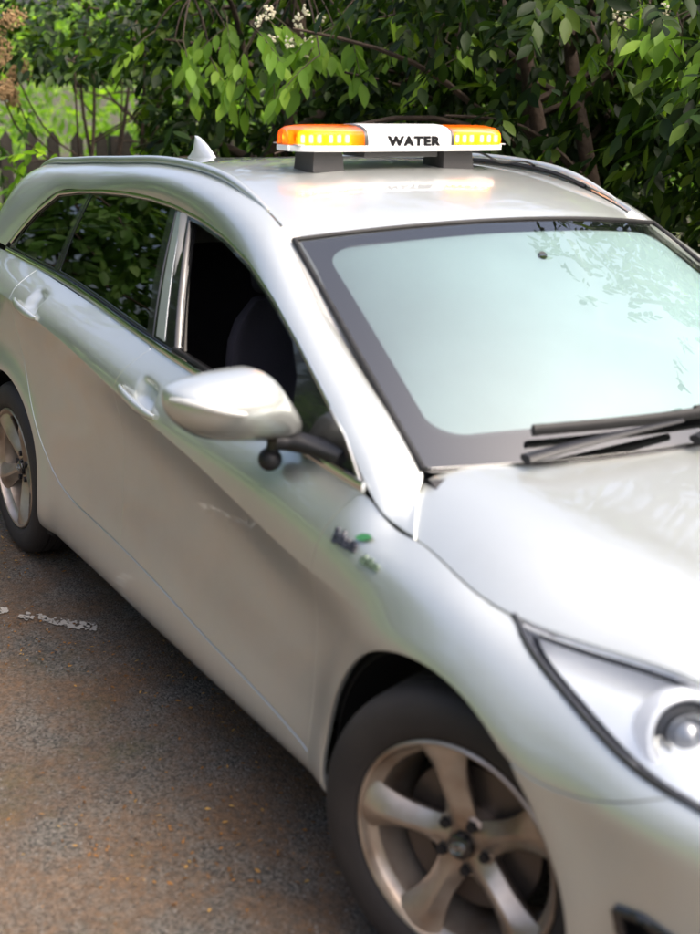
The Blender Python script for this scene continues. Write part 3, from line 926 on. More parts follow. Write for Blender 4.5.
# ---- mirrors
def mirror_rings(sg):
    rings = []
    for w, zt, zb, xf, xb in ((.838, 1.026, .962, -.630, -.690), (.865, 1.060, .961, -.600, -.710), (.892, 1.096, .963, -.582, -.718), (.918, 1.122, .966, -.571, -.723), (.945, 1.1315, .970, -.563, -.725),
                              (.98, 1.132, .975, -.559, -.725), (1.02, 1.1295, .981, -.561, -.724), (1.06, 1.1245, .991, -.570, -.720), (1.09, 1.119, 1.006, -.585, -.716), (1.115, 1.111, 1.026, -.608, -.710), (1.13, 1.104, 1.046, -.634, -.705), (1.137, 1.098, 1.062, -.660, -.699)):
        zc, hz = (zt + zb) / 2, (zt - zb) / 2
        ring = []
        for a in np.linspace(0, 2 * math.pi, 36, endpoint=False):
            c, s_ = math.cos(a), math.sin(a)
            cc = math.copysign(abs(c) ** .8, c); ss = math.copysign(abs(s_) ** .8, s_)
            xm = xb + (xf - xb) * .38
            x = xm + (xf - xm) * cc if cc > 0 else xm + (xm - xb) * math.copysign(abs(c) ** .35, c)
            tuck = .030 * min(1, hz / .06) * max(0, -ss + .15) ** 1.4 if cc > 0 else 0
            ring.append((x - tuck, sg * w, zc + hz * ss))
        rings.append(ring)
    return np.array(rings)
for sg in (-1, 1):
    R0 = mirror_rings(sg)
    # resample smoothly along the length
    s = chord(R0.mean(1)); f = nspline(s, R0.reshape(len(R0), -1)); R1 = f(np.linspace(0, s[-1], 34)).reshape(34, -1, 3)
    V, F = loft_np(R1)
    mh = link('door_mirror', autosmooth(mesh_np('door_mirror', V, F), 50), M_PAINT, car, smooth=False)
    sig = curve3([(-.650, sg * 1.138, 1.086), (-.600, sg * 1.114, 1.086), (-.574, sg * 1.085, 1.079), (-.562, sg * 1.05, 1.069), (-.5555, sg * 1.01, 1.060)], 30)
    tube('indicator_strip', sig, .0085 * np.sin(np.linspace(.25, math.pi - .35, 30)) ** .5, principled('indicator_lens', (.50, .50, .49), .12, coat=1) if sg < 0 else bpy.data.materials['indicator_lens'], mh, 8, squash=(.55, 1))
    arm = curve3([(-.655, sg * .90, .972), (-.645, sg * .865, .966), (-.615, sg * .838, .962), (-.56, sg * .815, .957), (-.50, sg * .800, .955)], 20)
    tube('mirror_arm', arm, np.linspace(.030, .024, 20), M_PLASTIC, mh, 14, squash=(1.25, .8))
    # small round pod hanging below
    bm = bmesh.new(); bmesh.ops.create_uvsphere(bm, u_segments=20, v_segments=12, radius=.027, matrix=Matrix.Translation((-.672, sg * .895, .920)))
    bmesh.ops.create_cone(bm, segments=14, radius1=.014, radius2=.016, depth=.05, cap_ends=True, matrix=Matrix.Translation((-.668, sg * .889, .950)) @ Matrix.Rotation(sg * .3, 4, 'X'))
    link('mirror_pod', bm_mesh('mirror_pod', bm), M_PLASTIC, mh, smooth=False)
    glassring = R1[4:-3, :, :].mean(1)
# sail panel fin line
# ---- headlights
hl_top = [(u, TMAX) for u in np.linspace(top_u(.012), .32, 40)]
hl_out = hl_top + [(.30, T_KN[7] + .04), (.30, T_KN[7] + .0)] + [(ULi - .24, T_KN[7] + .005), (ULi - .12, T_KN[7] + .0)] + hl_low_uv[::-1]
M_REFL = principled('lamp_reflector', (.88, .89, .90), .25, metal=.55)
M_DRL = principled('white_lamp_ring', (.78, .80, .86), .22, coat=.6)
nin = np.array([[-.34, .72, -.60]])
def FBn(off): return lambda Q: FB(Q) + nin * off
for mir in (False, True):
    hl = panel('headlight', FB, hl_out, M_CLEAR, car, mirror=mir, gap=.006, lip=.01, step=.025)
    panel('lamp_housing', FBn(.062), hl_out, M_REFL, hl, mirror=mir, gap=.012, lip=.004, step=.03)
    # dark border band just under the lens
    oo = np.array(resample(hl_out, .012)); c0 = oo.mean(0)
    ring0 = FBn(.0015)(oo)
    sgn = -1 if mir else 1
    P = FBn(.0015)(np.array(hl_low_uv[2:])) * [1, sgn, 1]
    tube('lamp_surround', P, .008, M_BLACK, hl, 6)
    wall = np.stack([ring0, FBn(.068)(oo)]) * [1, sgn, 1]
    V, F = loft_np(wall, caps=False); link('lamp_wall', mesh_np('lamp_wall', V, F), M_DRL, hl)
    # projector
    pc = np.array([.412, -.690, .706]) * [1, sgn, 1]
    ax = Vector((.80, -.42 * sgn, .36)).normalized()
    Mx = Matrix.Translation(Vector(pc)) @ ax.to_track_quat('Z', 'Y').to_matrix().to_4x4()
    def lath(prof, n=48):
        a = np.linspace(0, 2 * np.pi, n, endpoint=False); prof = np.array(prof)
        V = np.stack([np.outer(prof[:, 0], np.cos(a)), np.outer(prof[:, 0], np.sin(a)), np.repeat(prof[:, 1][:, None], n, 1)], -1).reshape(-1, 3)
        F = [(i * n + j, i * n + (j + 1) % n, (i + 1) * n + (j + 1) % n, (i + 1) * n + j) for i in range(len(prof) - 1) for j in range(n)]
        V = np.array([Mx @ Vector(v) for v in V]); return autosmooth(mesh_np('lathe', V, F), 40)
    link('lamp_ring', lath([(.060, -.01), (.060, .012), (.064, .018), (.073, .016), (.079, .004), (.081, -.04)]), M_DRL, hl, smooth=False)
    link('lamp_bowl', lath([(.060, .014), (.058, -.004), (.050, -.012), (.0005, -.012)]), M_BLACK, hl, smooth=False)
    link('projector_bezel', lath([(.042, -.012), (.042, .010), (.039, .016), (.034, .012), (.031, -.004)]), M_CHROME, hl, smooth=False)
    link('projector_lens', lath([(.0315, -.002), (.029, .008), (.022, .017), (.012, .0225), (.0005, .025)]), principled('projector_glass', (.10, .11, .14), .03, coat=1, spec=1.0, ior=1.9) if not mir else bpy.data.materials['projector_glass'], hl, smooth=False)

# ---- nose panel and grille between the lamps
panel('nose_panel', FB, [(0, T_KN[7] - .03), (.02, T_KN[7] - .03), (.30, T_KN[7] - .02), (.30, TMAX), (0, TMAX)], M_PAINT, car, both=True, gap=.0006)
def FBo(off):
    def f(Q):
        P = FB(Q); P[:, 0] += off; return P
    return f
gr_out = [(0, T_KN[2] + .02), (.20, T_KN[2] + .02), (.30, T_KN[4]), (.27, T_KN[6] - .01), (0, T_KN[6] - .005)]
panel('grille', FBo(.003), gr_out, M_BLACK, car, both=True, gap=-.001)
for tt, ue in ((.20, .245), (.27, .265), (.34, .29), (.41, .285), (.48, .28), (.55, .27)):
    uu_ = np.linspace(0, ue, 16); pr = FBo(.008)(np.stack([uu_, np.full(16, tt)], 1))
    tube('grille_bar', np.concatenate([pr[::-1], (pr * [1, -1, 1])[1:]]), .009, M_CHROME, car, 8, squash=(.6, 1))

# ---- wipers
for base, tip0, tip1 in (((-.62 * .65), -.40, .12), ((.10 * .65), .02, .46)):
    bl = FW(np.stack([np.linspace(tip0, tip1, 24), np.linspace(.072, .062, 24)], 1)) + [[.012, 0, .020]]
    ob = tube('wiper_blade', bl, .011, M_RUBBER, car, 8, squash=(.8, 1.2))
    piv = FW(np.array([[tip0 - .055, .012]]))[0] + [.03, 0, .012]
    mid = FW(np.array([[(tip0 + tip1) / 2 + .1, .052]]))[0] + [.02, 0, .022]
    ar = curve3([piv, piv * .7 + mid * .3 + [.006, 0, .006], mid], 16)
    tube('wiper_arm', ar, np.linspace(.017, .007, 16), M_PLASTIC, ob, 8, squash=(1.2, .6))

# ---- shark-fin aerial
fin = []
zr = roof_z(-2.95, 0)
for k, h in ((0, 0.0), (.05, .004), (.15, .017), (.3, .036), (.5, .056), (.68, .071), (.84, .082), (.94, .086), (1, .086)):
    x0 = -2.838 - .195 * k
    fin.append((x0, h))
prof = np.array(fin)
back = [(-3.036, .084), (-3.040, .058), (-3.046, .032), (-3.070, .010), (-3.098, .0)]
out_f = np.array([tuple(p) for p in prof] + back)
rings = []
for hh in np.linspace(0, .086, 14):
    xf = np.interp(hh, prof[:, 1], prof[:, 0]); bb = np.array(back)[::-1]; xb = np.interp(hh, bb[:, 1], bb[:, 0])
    th = .030 * (1 - hh / .09) ** .8 + .003
    xm, L = (xf + xb) / 2, (xf - xb) / 2
    rings.append([(xm + L * math.cos(a), th * math.sin(a) * (1 - .35 * math.cos(a)), zr - .006 + hh) for a in np.linspace(0, 2 * math.pi, 24, endpoint=False)])
V, F = loft_np(np.array(rings)); link('roof_aerial', autosmooth(mesh_np('roof_aerial', V, F), 50), principled('aerial_paint', (.62, .64, .65), .3, metal=.4, coat=1), car, smooth=False)

# ---- wing badge
def text_mesh(body, size, extrude, bold=0.0, shear=0.0, space=1.0):
    c = bpy.data.curves.new('t', 'FONT'); c.body = body; c.size = size; c.extrude = extrude; c.offset = bold; c.shear = shear; c.resolution_u = 4; c.space_character = space
    c.align_x = 'LEFT'
    o = bpy.data.objects.new('t', c); COL.objects.link(o)
    dg = bpy.context.evaluated_depsgraph_get()
    me = bpy.data.meshes.new_from_object(o.evaluated_get(dg), depsgraph=dg)
    bpy.data.objects.remove(o); bpy.data.curves.remove(c)
    me.materials.clear()
    return me
def place_text(me, x0, z0, sg, slope=0):
    """wrap flat text (x to the front of the car as read, y up) onto the flank."""
    n = len(me.vertices); co = np.zeros(n * 3); me.vertices.foreach_get('co', co); co = co.reshape(-1, 3)
    P0 = FB(np.array(inv([(x0, z0)])))[0]; P1 = FB(np.array(inv([(x0 + .1, z0)])))[0]; P2 = FB(np.array(inv([(x0, z0 + .03)])))[0]
    ex = (P1 - P0) / np.linalg.norm(P1 - P0); ey = (P2 - P0) / np.linalg.norm(P2 - P0); nn = np.cross(ex, ey); nn /= np.linalg.norm(nn)
    if nn[1] > 0: nn = -nn
    ex2 = ex + slope * ey
    V = P0 + co[:, :1] * ex2 + co[:, 1:2] * ey + (co[:, 2:] + .0025) * nn
    me.vertices.foreach_set('co', V.ravel()); me.update()
    return me
M_BADGE = principled('badge_dark', (.03, .03, .045), .25, coat=.6)
M_LEAFB = principled('badge_green', (.03, .16, .05), .3, coat=.6)
M_BADGE2 = principled('badge_grey_green', (.09, .13, .09), .3, coat=.6)
bd = link('wing_badge', place_text(text_mesh('blue', .046, .003, .0016), -.408, .812, -1, -.02), M_BADGE, car, smooth=False)
link('badge_script', place_text(text_mesh('drive', .028, .003, .0012), -.305, .800, -1, -.02), M_BADGE2, bd, smooth=False)
bm = bmesh.new()
lv = [(0, 0), (.012, .013), (.030, .017), (.042, .012), (.030, .002), (.014, -.003)]
a_ = [bm.verts.new((x, y, .004)) for x, y in lv]; b_ = [bm.verts.new((x, y, 0)) for x, y in lv]
bm.faces.new(a_); 
for i in range(6): bm.faces.new((a_[i], a_[(i + 1) % 6], b_[(i + 1) % 6], b_[i]))
lm = bm_mesh('badge_leaf', bm); link('badge_leaf', place_text(lm, -.345, .836, -1, -.02), M_LEAFB, bd, smooth=False)

# ---- cabin
def soft_box(name, c, s, mat, parent, bev=.04, rot=None):
    bm = bmesh.new(); box(bm, c, s, rot, bevel=bev, seg=4)
    return link(name, bm_mesh(name, bm, 50), mat, parent, smooth=False)
soft_box('cabin_floor', (-1.75, 0, .33), (2.9, 1.5, .06), M_UNDER, car, .01)
for sg in (-1, 1):
    for x0, x1 in ((-.50, -1.60), (-1.66, -2.45)):
        soft_box('door_card', ((x0 + x1) / 2, sg * .755, .63), (abs(x1 - x0), .07, .66), M_DASH, car, .02)
    # inner pillar trim beside the front seats
    pl = curve3([(-1.47, sg * .745, .60), (-1.475, sg * .765, .98), (-1.56, sg * .715, 1.18), (-1.66, sg * .648, 1.35)], 14)
    tube('pillar_lining', pl, .036, M_BEIGE, car, 8, squash=(.6, 1.0))
    pl = curve3([(-.50, sg * .70, .97), (-.76, sg * .655, 1.12), (-1.02, sg * .612, 1.27), (-1.18, sg * .585, 1.345)], 14)
    tube('screen_pillar_lining', pl, .030, M_LINER, car, 8)
dash = []
for y in np.linspace(-.70, .70, 30):
    bow = 1 - (y / .72) ** 2
    hump = .045 * math.exp(-((y + .36) / .20) ** 2)
    dash.append([(-.40 + .08 * bow, y, .915), (-.62, y, .945 + .2 * hump), (-.82, y, .950 + hump), (-.90, y, .92 + hump), (-.93, y, .80), (-.80, y, .55), (-.40, y, .50)])
V, F = loft_np(np.array(dash)); link('dashboard', autosmooth(mesh_np('dashboard', V, F), 45), M_DASH, car, smooth=False)
# steering wheel on the near side
swc = Vector((-1.02, -.37, .905)); swM = Matrix.Translation(swc) @ Matrix.Rotation(math.radians(-65), 4, 'Y')
ring = [(swM @ Vector((.185 * math.cos(a), .185 * math.sin(a), 0)))[:] for a in np.linspace(0, 2 * math.pi, 49)]
sw = tube('steering_wheel', ring, .016, M_PLASTIC, car, 8)
for a in (math.radians(0), math.radians(180), math.radians(270 - 0)):
    pass
for d_ in ((0, .17), (0, -.17), (-.17, 0)):
    tube('wheel_spoke', [swM @ Vector((0, 0, -.01)), swM @ Vector((d_[0], d_[1], 0))], .018, M_PLASTIC, sw, 6)
bm = bmesh.new(); bmesh.ops.create_uvsphere(bm, u_segments=16, v_segments=10, radius=.07, matrix=swM @ Matrix.Diagonal((1, 1, .5, 1)))
link('wheel_boss', bm_mesh('wheel_boss', bm), M_PLASTIC, sw, smooth=False)
tube('steering_column', [swM @ Vector((0, 0, -.02)), Vector((-.80, -.37, .80))], .035, M_PLASTIC, sw, 8)
def seat(y, x):
    st = soft_box('seat_cushion', (x + .22, y, .52), (.52, .50, .16), M_FABRIC, car, .06)
    rings = []
    for k in np.linspace(0, 1, 12):
        z = .52 + .60 * k; xx = x - .03 - .20 * k
        hw = .235 + .03 * math.sin(k * math.pi) - .07 * max(0, (k - .75) / .25) ** 1.5
        th = .075 - .02 * k
        if k == 1: hw *= .9; th *= .7
        rings.append([(xx + th * math.copysign(abs(math.sin(a)) ** .7, math.sin(a)) + .05 * (abs(math.cos(a)) ** 3), y + hw * math.copysign(abs(math.cos(a)) ** .6, math.cos(a)), z) for a in np.linspace(0, 2 * math.pi, 28, endpoint=False)])
    V, F = loft_np(np.array(rings)); link('seat_back', autosmooth(mesh_np('seat_back', V, F), 55), M_FABRIC, st, smooth=False)
    soft_box('headrest', (x - .235, y, 1.215), (.10, .25, .17), M_FABRIC, st, .045, Matrix.Rotation(-.25, 3, 'Y'))
    for dy in (-.06, .06):
        tube('headrest_post', [(x - .225, y + dy, 1.09), (x - .232, y + dy, 1.16)], .007, M_CHROME, st, 8)
seat(-.37, -1.32); seat(.37, -1.32)
soft_box('rear_bench', (-2.25, 0, .52), (.55, 1.30, .20), M_FABRIC, car, .06)
soft_box('rear_backrest', (-2.55, 0, .84), (.16, 1.32, .62), M_FABRIC, car, .06, Matrix.Rotation(-.3, 3, 'Y'))
FRi = lambda Q: FR(Q) - np.array([[0, 0, .035]])
panel('headlining', FRi, roof_o, M_LINER, car, step=.06, ref=hood_up, ostep=.05, lip=.003, gap=.01)
tube('interior_mirror', [(-.90, -.13, 1.265), (-.89, 0, 1.268), (-.90, .13, 1.265)], .03, M_PLASTIC, car, 10, squash=(.6, 1))
tube('mirror_stalk', [(-.89, 0, 1.27), (-.86, 0, 1.305)], .012, M_PLASTIC, car, 8)

# ------------------------------------------------------------------ light bar standing on the roof
BX, BZ0 = -1.595, 1.532
bar = empty('roof_light_bar', (BX, 0, roof_z(BX, 0)))
tag(bar, 'amber and white roof light bar lettered WATER, lamps lit, on the car roof', 'light bar')
HALF, DEP = .378, .096
def bar_d(y): return DEP * (1 - (min(abs(y), HALF - 1e-4) / HALF) ** 12) ** .5
def bar_rings(y0, y1, n, prof, grow=0.0):
    rings = []
    # cosine spacing near the rounded ends
    for y in np.linspace(y0, y1, n):
        d_ = max(bar_d(y), .034) + grow
        k = d_ / DEP
        zs = .75 + .25 * min(1, k)
        rings.append([(BX + px * d_, y, BZ0 + pz * (zs if pz > .02 else 1)) for px, pz in prof])
    return np.array(rings)
def endspace(y0, y1, n):
    return np.linspace(y0, y1, n)
P_TRAY = [(1.03, .000), (1.05, .006), (1.05, .013), (1.0, .016), (-1.0, .016), (-1.05, .013), (-1.05, .006), (-1.03, .0)]
P_LENS = [(.985, .016), (.98, .026), (.96, .042), (.90, .054), (.74, .063), (.45, .070), (0, .073), (-.45, .070), (-.74, .063), (-.90, .054), (-.96, .042), (-.98, .026), (-.985, .016)]
ys_full = np.concatenate([-HALF + .06 * (1 - np.cos(np.linspace(0, math.pi / 2, 14))), np.linspace(-.31, .31, 12), HALF - .06 * (1 - np.cos(np.linspace(math.pi / 2, 0, 14)))])
ys_full = np.unique(np.round(ys_full, 5))
def bar_part(name, y0, y1, prof, mat, closed=True, grow=0.0, parent=bar):
    ys = [y for y in ys_full if y0 < y < y1]
    ys = np.array([y0] + ys + [y1])
    rings = np.concatenate([bar_rings(y, y, 1, prof, grow) for y in ys])
    V, F = loft_np(rings)
    return link(name, autosmooth(mesh_np(name, V, F), 40), mat, parent, smooth=False)
M_WHITE = principled('white_plastic', (.80, .80, .80), .22, coat=.5)
M_GREYP = principled('grey_plastic', (.40, .40, .41), .4)
M_DARKP = principled('dark_bracket_plastic', (.035, .033, .033), .45, bump=(200, .1))
def nt_mul(nt, c, f):
    x = nt.nodes.new('ShaderNodeMath'); x.operation = 'MULTIPLY'; x.inputs[1].default_value = f
    nt.links.new(c, x.inputs[0]); return x.outputs[0]
def amber_mat():
    m = bpy.data.materials.new('amber_lens'); m.use_nodes = True
    nt = m.node_tree; nt.nodes.clear()
    out = nt.nodes.new('ShaderNodeOutputMaterial')
    tr = nt.nodes.new('ShaderNodeBsdfTransparent'); tr.inputs['Color'].default_value = (1.0, .46, .03, 1)
    tl = nt.nodes.new('ShaderNodeBsdfTranslucent'); tl.inputs['Color'].default_value = (1.0, .20, .005, 1)
    df = nt.nodes.new('ShaderNodeBsdfDiffuse'); df.inputs['Color'].default_value = (.85, .26, .01, 1)
    gl = nt.nodes.new('ShaderNodeBsdfGlossy'); gl.inputs['Roughness'].default_value = .12
    fr = nt.nodes.new('ShaderNodeFresnel'); fr.inputs['IOR'].default_value = 1.22
    m0 = nt.nodes.new('ShaderNodeMixShader'); m0.inputs['Fac'].default_value = .4
    nt.links.new(tl.outputs[0], m0.inputs[1]); nt.links.new(df.outputs[0], m0.inputs[2])
    m1 = nt.nodes.new('ShaderNodeMixShader'); m1.inputs['Fac'].default_value = .40
    nt.links.new(tr.outputs[0], m1.inputs[1]); nt.links.new(m0.outputs[0], m1.inputs[2])
    m2 = nt.nodes.new('ShaderNodeMixShader')
    nt.links.new(nt_mul(nt, fr.outputs[0], .35), m2.inputs['Fac']); nt.links.new(m1.outputs[0], m2.inputs[1]); nt.links.new(gl.outputs[0], m2.inputs[2])
    nt.links.new(m2.outputs[0], out.inputs['Surface'])
    return m
M_AMBER = amber_mat()
def emit_mat(name, col, st):
    m = bpy.data.materials.new(name); m.use_nodes = True
    nt = m.node_tree; b = nt.nodes['Principled BSDF']
    b.inputs['Base Color'].default_value = (.8, .6, .3, 1)
    b.inputs['Emission Color'].default_value = (*col, 1); b.inputs['Emission Strength'].default_value = st
    return m
M_LED = emit_mat('amber_led', (1.0, .80, .48), 50)
bar_part('base_tray', -HALF, HALF, P_TRAY, M_WHITE)
yw = .146
bar_part('lens', -HALF, -yw - .012, P_LENS, M_AMBER)
bar_part('lens', yw + .012, HALF, P_LENS, M_AMBER)
for y in (-yw - .006, yw + .006):
    bar_part('divider', y - .006, y + .006, P_LENS, M_DARKP, grow=.0015)
P_MID = [(1.0, .012), (.995, .026), (.975, .044), (.91, .057), (.75, .066), (.45, .073), (0, .0755), (-.45, .073), (-.75, .066), (-.91, .057), (-.975, .044), (-.995, .026), (-1.0, .012)]
mid = bar_part('centre_panel', -yw, yw, P_MID, M_WHITE)
# lettering on the front of the centre panel
tm = text_mesh('WATER', .042, .0008, .0026, space=1.14)
n = len(tm.vertices); co = np.zeros(n * 3); tm.vertices.foreach_get('co', co); co = co.reshape(-1, 3)
co[:, 0] -= (co[:, 0].min() + co[:, 0].max()) / 2
co[:, 0] *= .190 / (co[:, 0].max() - co[:, 0].min())
h_ = co[:, 1].max(); co[:, 1] *= .0285 / h_
xx = BX + DEP * 1.0 + .0012 - np.clip((co[:, 1] - .006) / .03, 0, 1) * .0030
Vt = np.stack([xx + co[:, 2], co[:, 0] + .014, BZ0 + .0155 + co[:, 1]], 1)
tm.vertices.foreach_set('co', Vt.ravel()); tm.update()
link('lettering', tm, principled('black_lettering', (.008, .008, .009), .6, spec=.1), mid, smooth=False)
# lamp modules behind the lenses
M_MOD = principled('lamp_module', (.75, .72, .66), .2, metal=.6)
led_bm = bmesh.new(); box(led_bm, (0, 0, 0), (.006, .0095, .021), bevel=.0025, seg=2); led_me = bm_mesh('led', led_bm); led_me.materials.append(M_LED)
for sg in (-1, 1):
    for yc in (.223, .316):
        bm = bmesh.new(); box(bm, (BX + .046, sg * yc, BZ0 + .034), (.022, .086, .034), bevel=.003)
        mod = link('lamp_module', bm_mesh('lamp_module', bm), M_MOD, bar, smooth=False)
        bm = bmesh.new(); box(bm, (BX - .046, sg * yc, BZ0 + .034), (.022, .086, .034), bevel=.003)
        mod2 = link('lamp_module', bm_mesh('lamp_module', bm), M_MOD, bar, smooth=False)
        for k in (-1, 0, 1):
            for mo, dx in ((mod, .0595), (mod2, -.0595)):
                o = bpy.data.objects.new('led', led_me); COL.objects.link(o); o.parent = mo
                o.location = (BX + dx, sg * yc + k * .0275, BZ0 + .034)
    # corner lamp facing sideways
    o = bpy.data.objects.new('led', led_me); COL.objects.link(o); o.parent = bar
    o.location = (.030, sg * .352, BZ0 + .034 - bar.location.z); o.rotation_euler = (0, 0, sg * 1.1); o.scale = (.7, .5, .6)
    # warm floor board under the lamps
    bm = bmesh.new(); box(bm, (BX, sg * .268, BZ0 + .018), (.15, .20, .003)); link('circuit_board', bm_mesh('circuit_board', bm), M_GREYP, bar, smooth=False)
    # mounting foot
    zf = roof_z(BX + .02, .27)
    y0, y1 = (-.315, -.210) if sg < 0 else (.140, .255)
    rings = []
    for k in np.linspace(0, 1, 6):
        z = zf - .004 + (BZ0 + .001 - zf + .004) * k
        ex = .006 * (1 - k)
        rings.append([(BX + .060 + ex, y0 + .008 - ex, z), (BX + .060 + ex, y1 - .004 + ex, z), (BX + .052, y1 + ex, z), (BX - .035, y1 + ex, z), (BX - .042 - ex, y1 - .008, z), (BX - .042 - ex, y0 + .008, z), (BX - .035, y0 - ex, z), (BX + .045, y0 - ex, z)])
    V, F = loft_np(np.array(rings)); link('mounting_foot', autosmooth(mesh_np('mounting_foot', V, F), 30), M_DARKP, bar, smooth=False)
bm = bmesh.new(); box(bm, (BX + .02, -.02, BZ0 - .009), (.12, .26, .018), bevel=.004); link('control_box', bm_mesh('control_box', bm), M_DARKP, bar, smooth=False)
cab = curve3([(BX, .26, BZ0 - .004), (BX - .0, .33, BZ0 - .012), (BX - .01, .42, roof_z(BX, .42) + .022), (BX - .02, .50, roof_z(BX, .5) + .030), (BX - .04, .585, roof_z(BX, .585) + .022), (BX - .06, .64, roof_z(BX, .58) - .01)], 30)
tube('power_cable', cab, .0035, M_RUBBER, bar, 8)

# ------------------------------------------------------------------ ground
def asphalt_mat():
    m, nt, b = nodes_of('old_asphalt')
    tc = nt.nodes.new('ShaderNodeTexCoord')
    def noise(sc, det=6, rough=.6):
        n = nt.nodes.new('ShaderNodeTexNoise'); n.inputs['Scale'].default_value = sc; n.inputs['Detail'].default_value = det; n.inputs['Roughness'].default_value = rough
        nt.links.new(tc.outputs['Object'], n.inputs['Vector']); return n
    def ramp(n, p0, c0, p1, c1):
        r = nt.nodes.new('ShaderNodeValToRGB'); r.color_ramp.elements[0].position = p0; r.color_ramp.elements[1].position = p1
        r.color_ramp.elements[0].color = (*c0, 1); r.color_ramp.elements[1].color = (*c1, 1); nt.links.new(n, r.inputs['Fac']); return r
    def mix(a, b_, f, mode='MIX'):
        x = nt.nodes.new('ShaderNodeMixRGB'); x.blend_type = mode
        nt.links.new(a, x.inputs['Color1']); nt.links.new(b_, x.inputs['Color2'])
        if isinstance(f, float): x.inputs['Fac'].default_value = f
        else: nt.links.new(f, x.inputs['Fac'])
        return x.outputs['Color']
    # stones: one grey per aggregate cell
    v = nt.nodes.new('ShaderNodeTexVoronoi'); v.inputs['Scale'].default_value = 150; nt.links.new(tc.outputs['Object'], v.inputs['Vector'])
    hs = nt.nodes.new('ShaderNodeSeparateColor'); nt.links.new(v.outputs['Color'], hs.inputs['Color'])
    st = ramp(hs.outputs['Red'], 0, (.016, .015, .013), 1, (.135, .122, .105)).outputs['Color']
    blot = ramp(noise(1.6, 5).outputs['Fac'], .35, (.75, .74, .73), .7, (1.15, 1.12, 1.08)).outputs['Color']
    base = mix(st, blot, 1.0, 'MULTIPLY')
    rust = ramp(noise(3.4, 8, .7).outputs['Fac'], .40, (0, 0, 0), .60, (1, 1, 1)).outputs['Color']
    rc = ramp(noise(46, 3).outputs['Fac'], .3, (.040, .026, .015), .75, (.15, .080, .036)).outputs['Color']
    base = mix(base, rc, nt_mul(nt, rust, .8))
    moss = ramp(noise(2.3, 7, .7).outputs['Fac'], .56, (0, 0, 0), .72, (1, 1, 1)).outputs['Color']
    mc = ramp(noise(80, 2).outputs['Fac'], .3, (.03, .028, .008), .8, (.085, .068, .018)).outputs['Color']
    base = mix(base, mc, nt_mul(nt, moss, .6))
    nt.links.new(base, b.inputs['Base Color'])
    b.inputs['Roughness'].default_value = .82
    bp = nt.nodes.new('ShaderNodeBump'); bp.inputs['Strength'].default_value = .7; bp.inputs['Distance'].default_value = .004
    nt.links.new(v.outputs['Distance'], bp.inputs['Height']); bp.invert = True
    b2 = nt.nodes.new('ShaderNodeBump'); b2.inputs['Strength'].default_value = .5; b2.inputs['Distance'].default_value = .02
    nt.links.new(noise(9, 6).outputs['Fac'], b2.inputs['Height']); nt.links.new(bp.outputs['Normal'], b2.inputs['Normal'])
    nt.links.new(b2.outputs['Normal'], b.inputs['Normal'])
    return m
def nt_mul(nt, c, f):
    x = nt.nodes.new('ShaderNodeMath'); x.operation = 'MULTIPLY'; x.inputs[1].default_value = f
    nt.links.new(c, x.inputs[0]); return x.outputs[0]
M_ASPH = asphalt_mat()
M_SOIL = principled('leafy_soil', (.035, .028, .016), .95, noise=(6, .8, (.05, .055, .02)), bump=(30, .6))
me = mesh_np('ground', [(-900, -900, -.02), (900, -900, -.02), (900, 900, -.02), (-900, 900, -.02)], [(0, 1, 2, 3)])
tag(link('ground', me, M_SOIL), kind='structure')
# paved yard: gently uneven sheet under and round the car
gx = np.linspace(-7.5, 12, 90); gy = np.linspace(-3.6, 1.55, 60)
X, Y = np.meshgrid(gx, gy); Z = np.zeros_like(X)
V = np.stack([X.ravel(), Y.ravel(), Z.ravel()], 1); nx = len(gx)
Fq = np.array([(j * nx + i, j * nx + i + 1, (j + 1) * nx + i + 1, (j + 1) * nx + i) for j in range(len(gy) - 1) for i in range(nx - 1)])
tag(link('asphalt_yard', big_mesh('asphalt_yard', V, Fq), M_ASPH), kind='structure')
M_LAWN = principled('lawn_green', (.05, .10, .022), .9, noise=(5, .8, (.085, .13, .03)), bump=(60, .8))
me = mesh_np('lawn', [(-40, -40, -.008), (40, -40, -.008), (40, -3.3, -.008), (-40, -3.3, -.008)], [(0, 1, 2, 3)])
tag(link('lawn', me, M_LAWN), kind='structure')
# worn white bay line, broken into flakes
lm_, lnt, lb = nodes_of('worn_line_paint'); lb.inputs['Base Color'].default_value = (.30, .28, .25, 1); lb.inputs['Roughness'].default_value = .8
mk = bmesh.new(); r_ = random.Random(3)
A = np.array([-2.62, -1.42]); B = np.array([-1.92, -.86]); dirn = (B - A) / np.linalg.norm(B - A); nrm2 = np.array([-dirn[1], dirn[0]])
L_ = np.linalg.norm(B - A)
for k in range(420):
    s_ = r_.random() * L_; o_ = (r_.random() - .5) * .05
    if abs(math.sin(s_ * 9 + 1.3)) < .25 or r_.random() < .25: continue
    c_ = A + dirn * s_ + nrm2 * o_; q = r_.randint(5, 8); rr = .003 + .010 * r_.random() ** 2
    vs = [mk.verts.new((c_[0] + rr * (1.0 + .9 * r_.random()) * math.cos(2 * math.pi * i / q), c_[1] + rr * (.6 + .6 * r_.random()) * math.sin(2 * math.pi * i / q), .004 + .0004 * (k % 5))) for i in range(q)]
    mk.faces.new(vs)
tag(link('bay_marking', bm_mesh('bay_marking', mk), lm_), kind='structure')

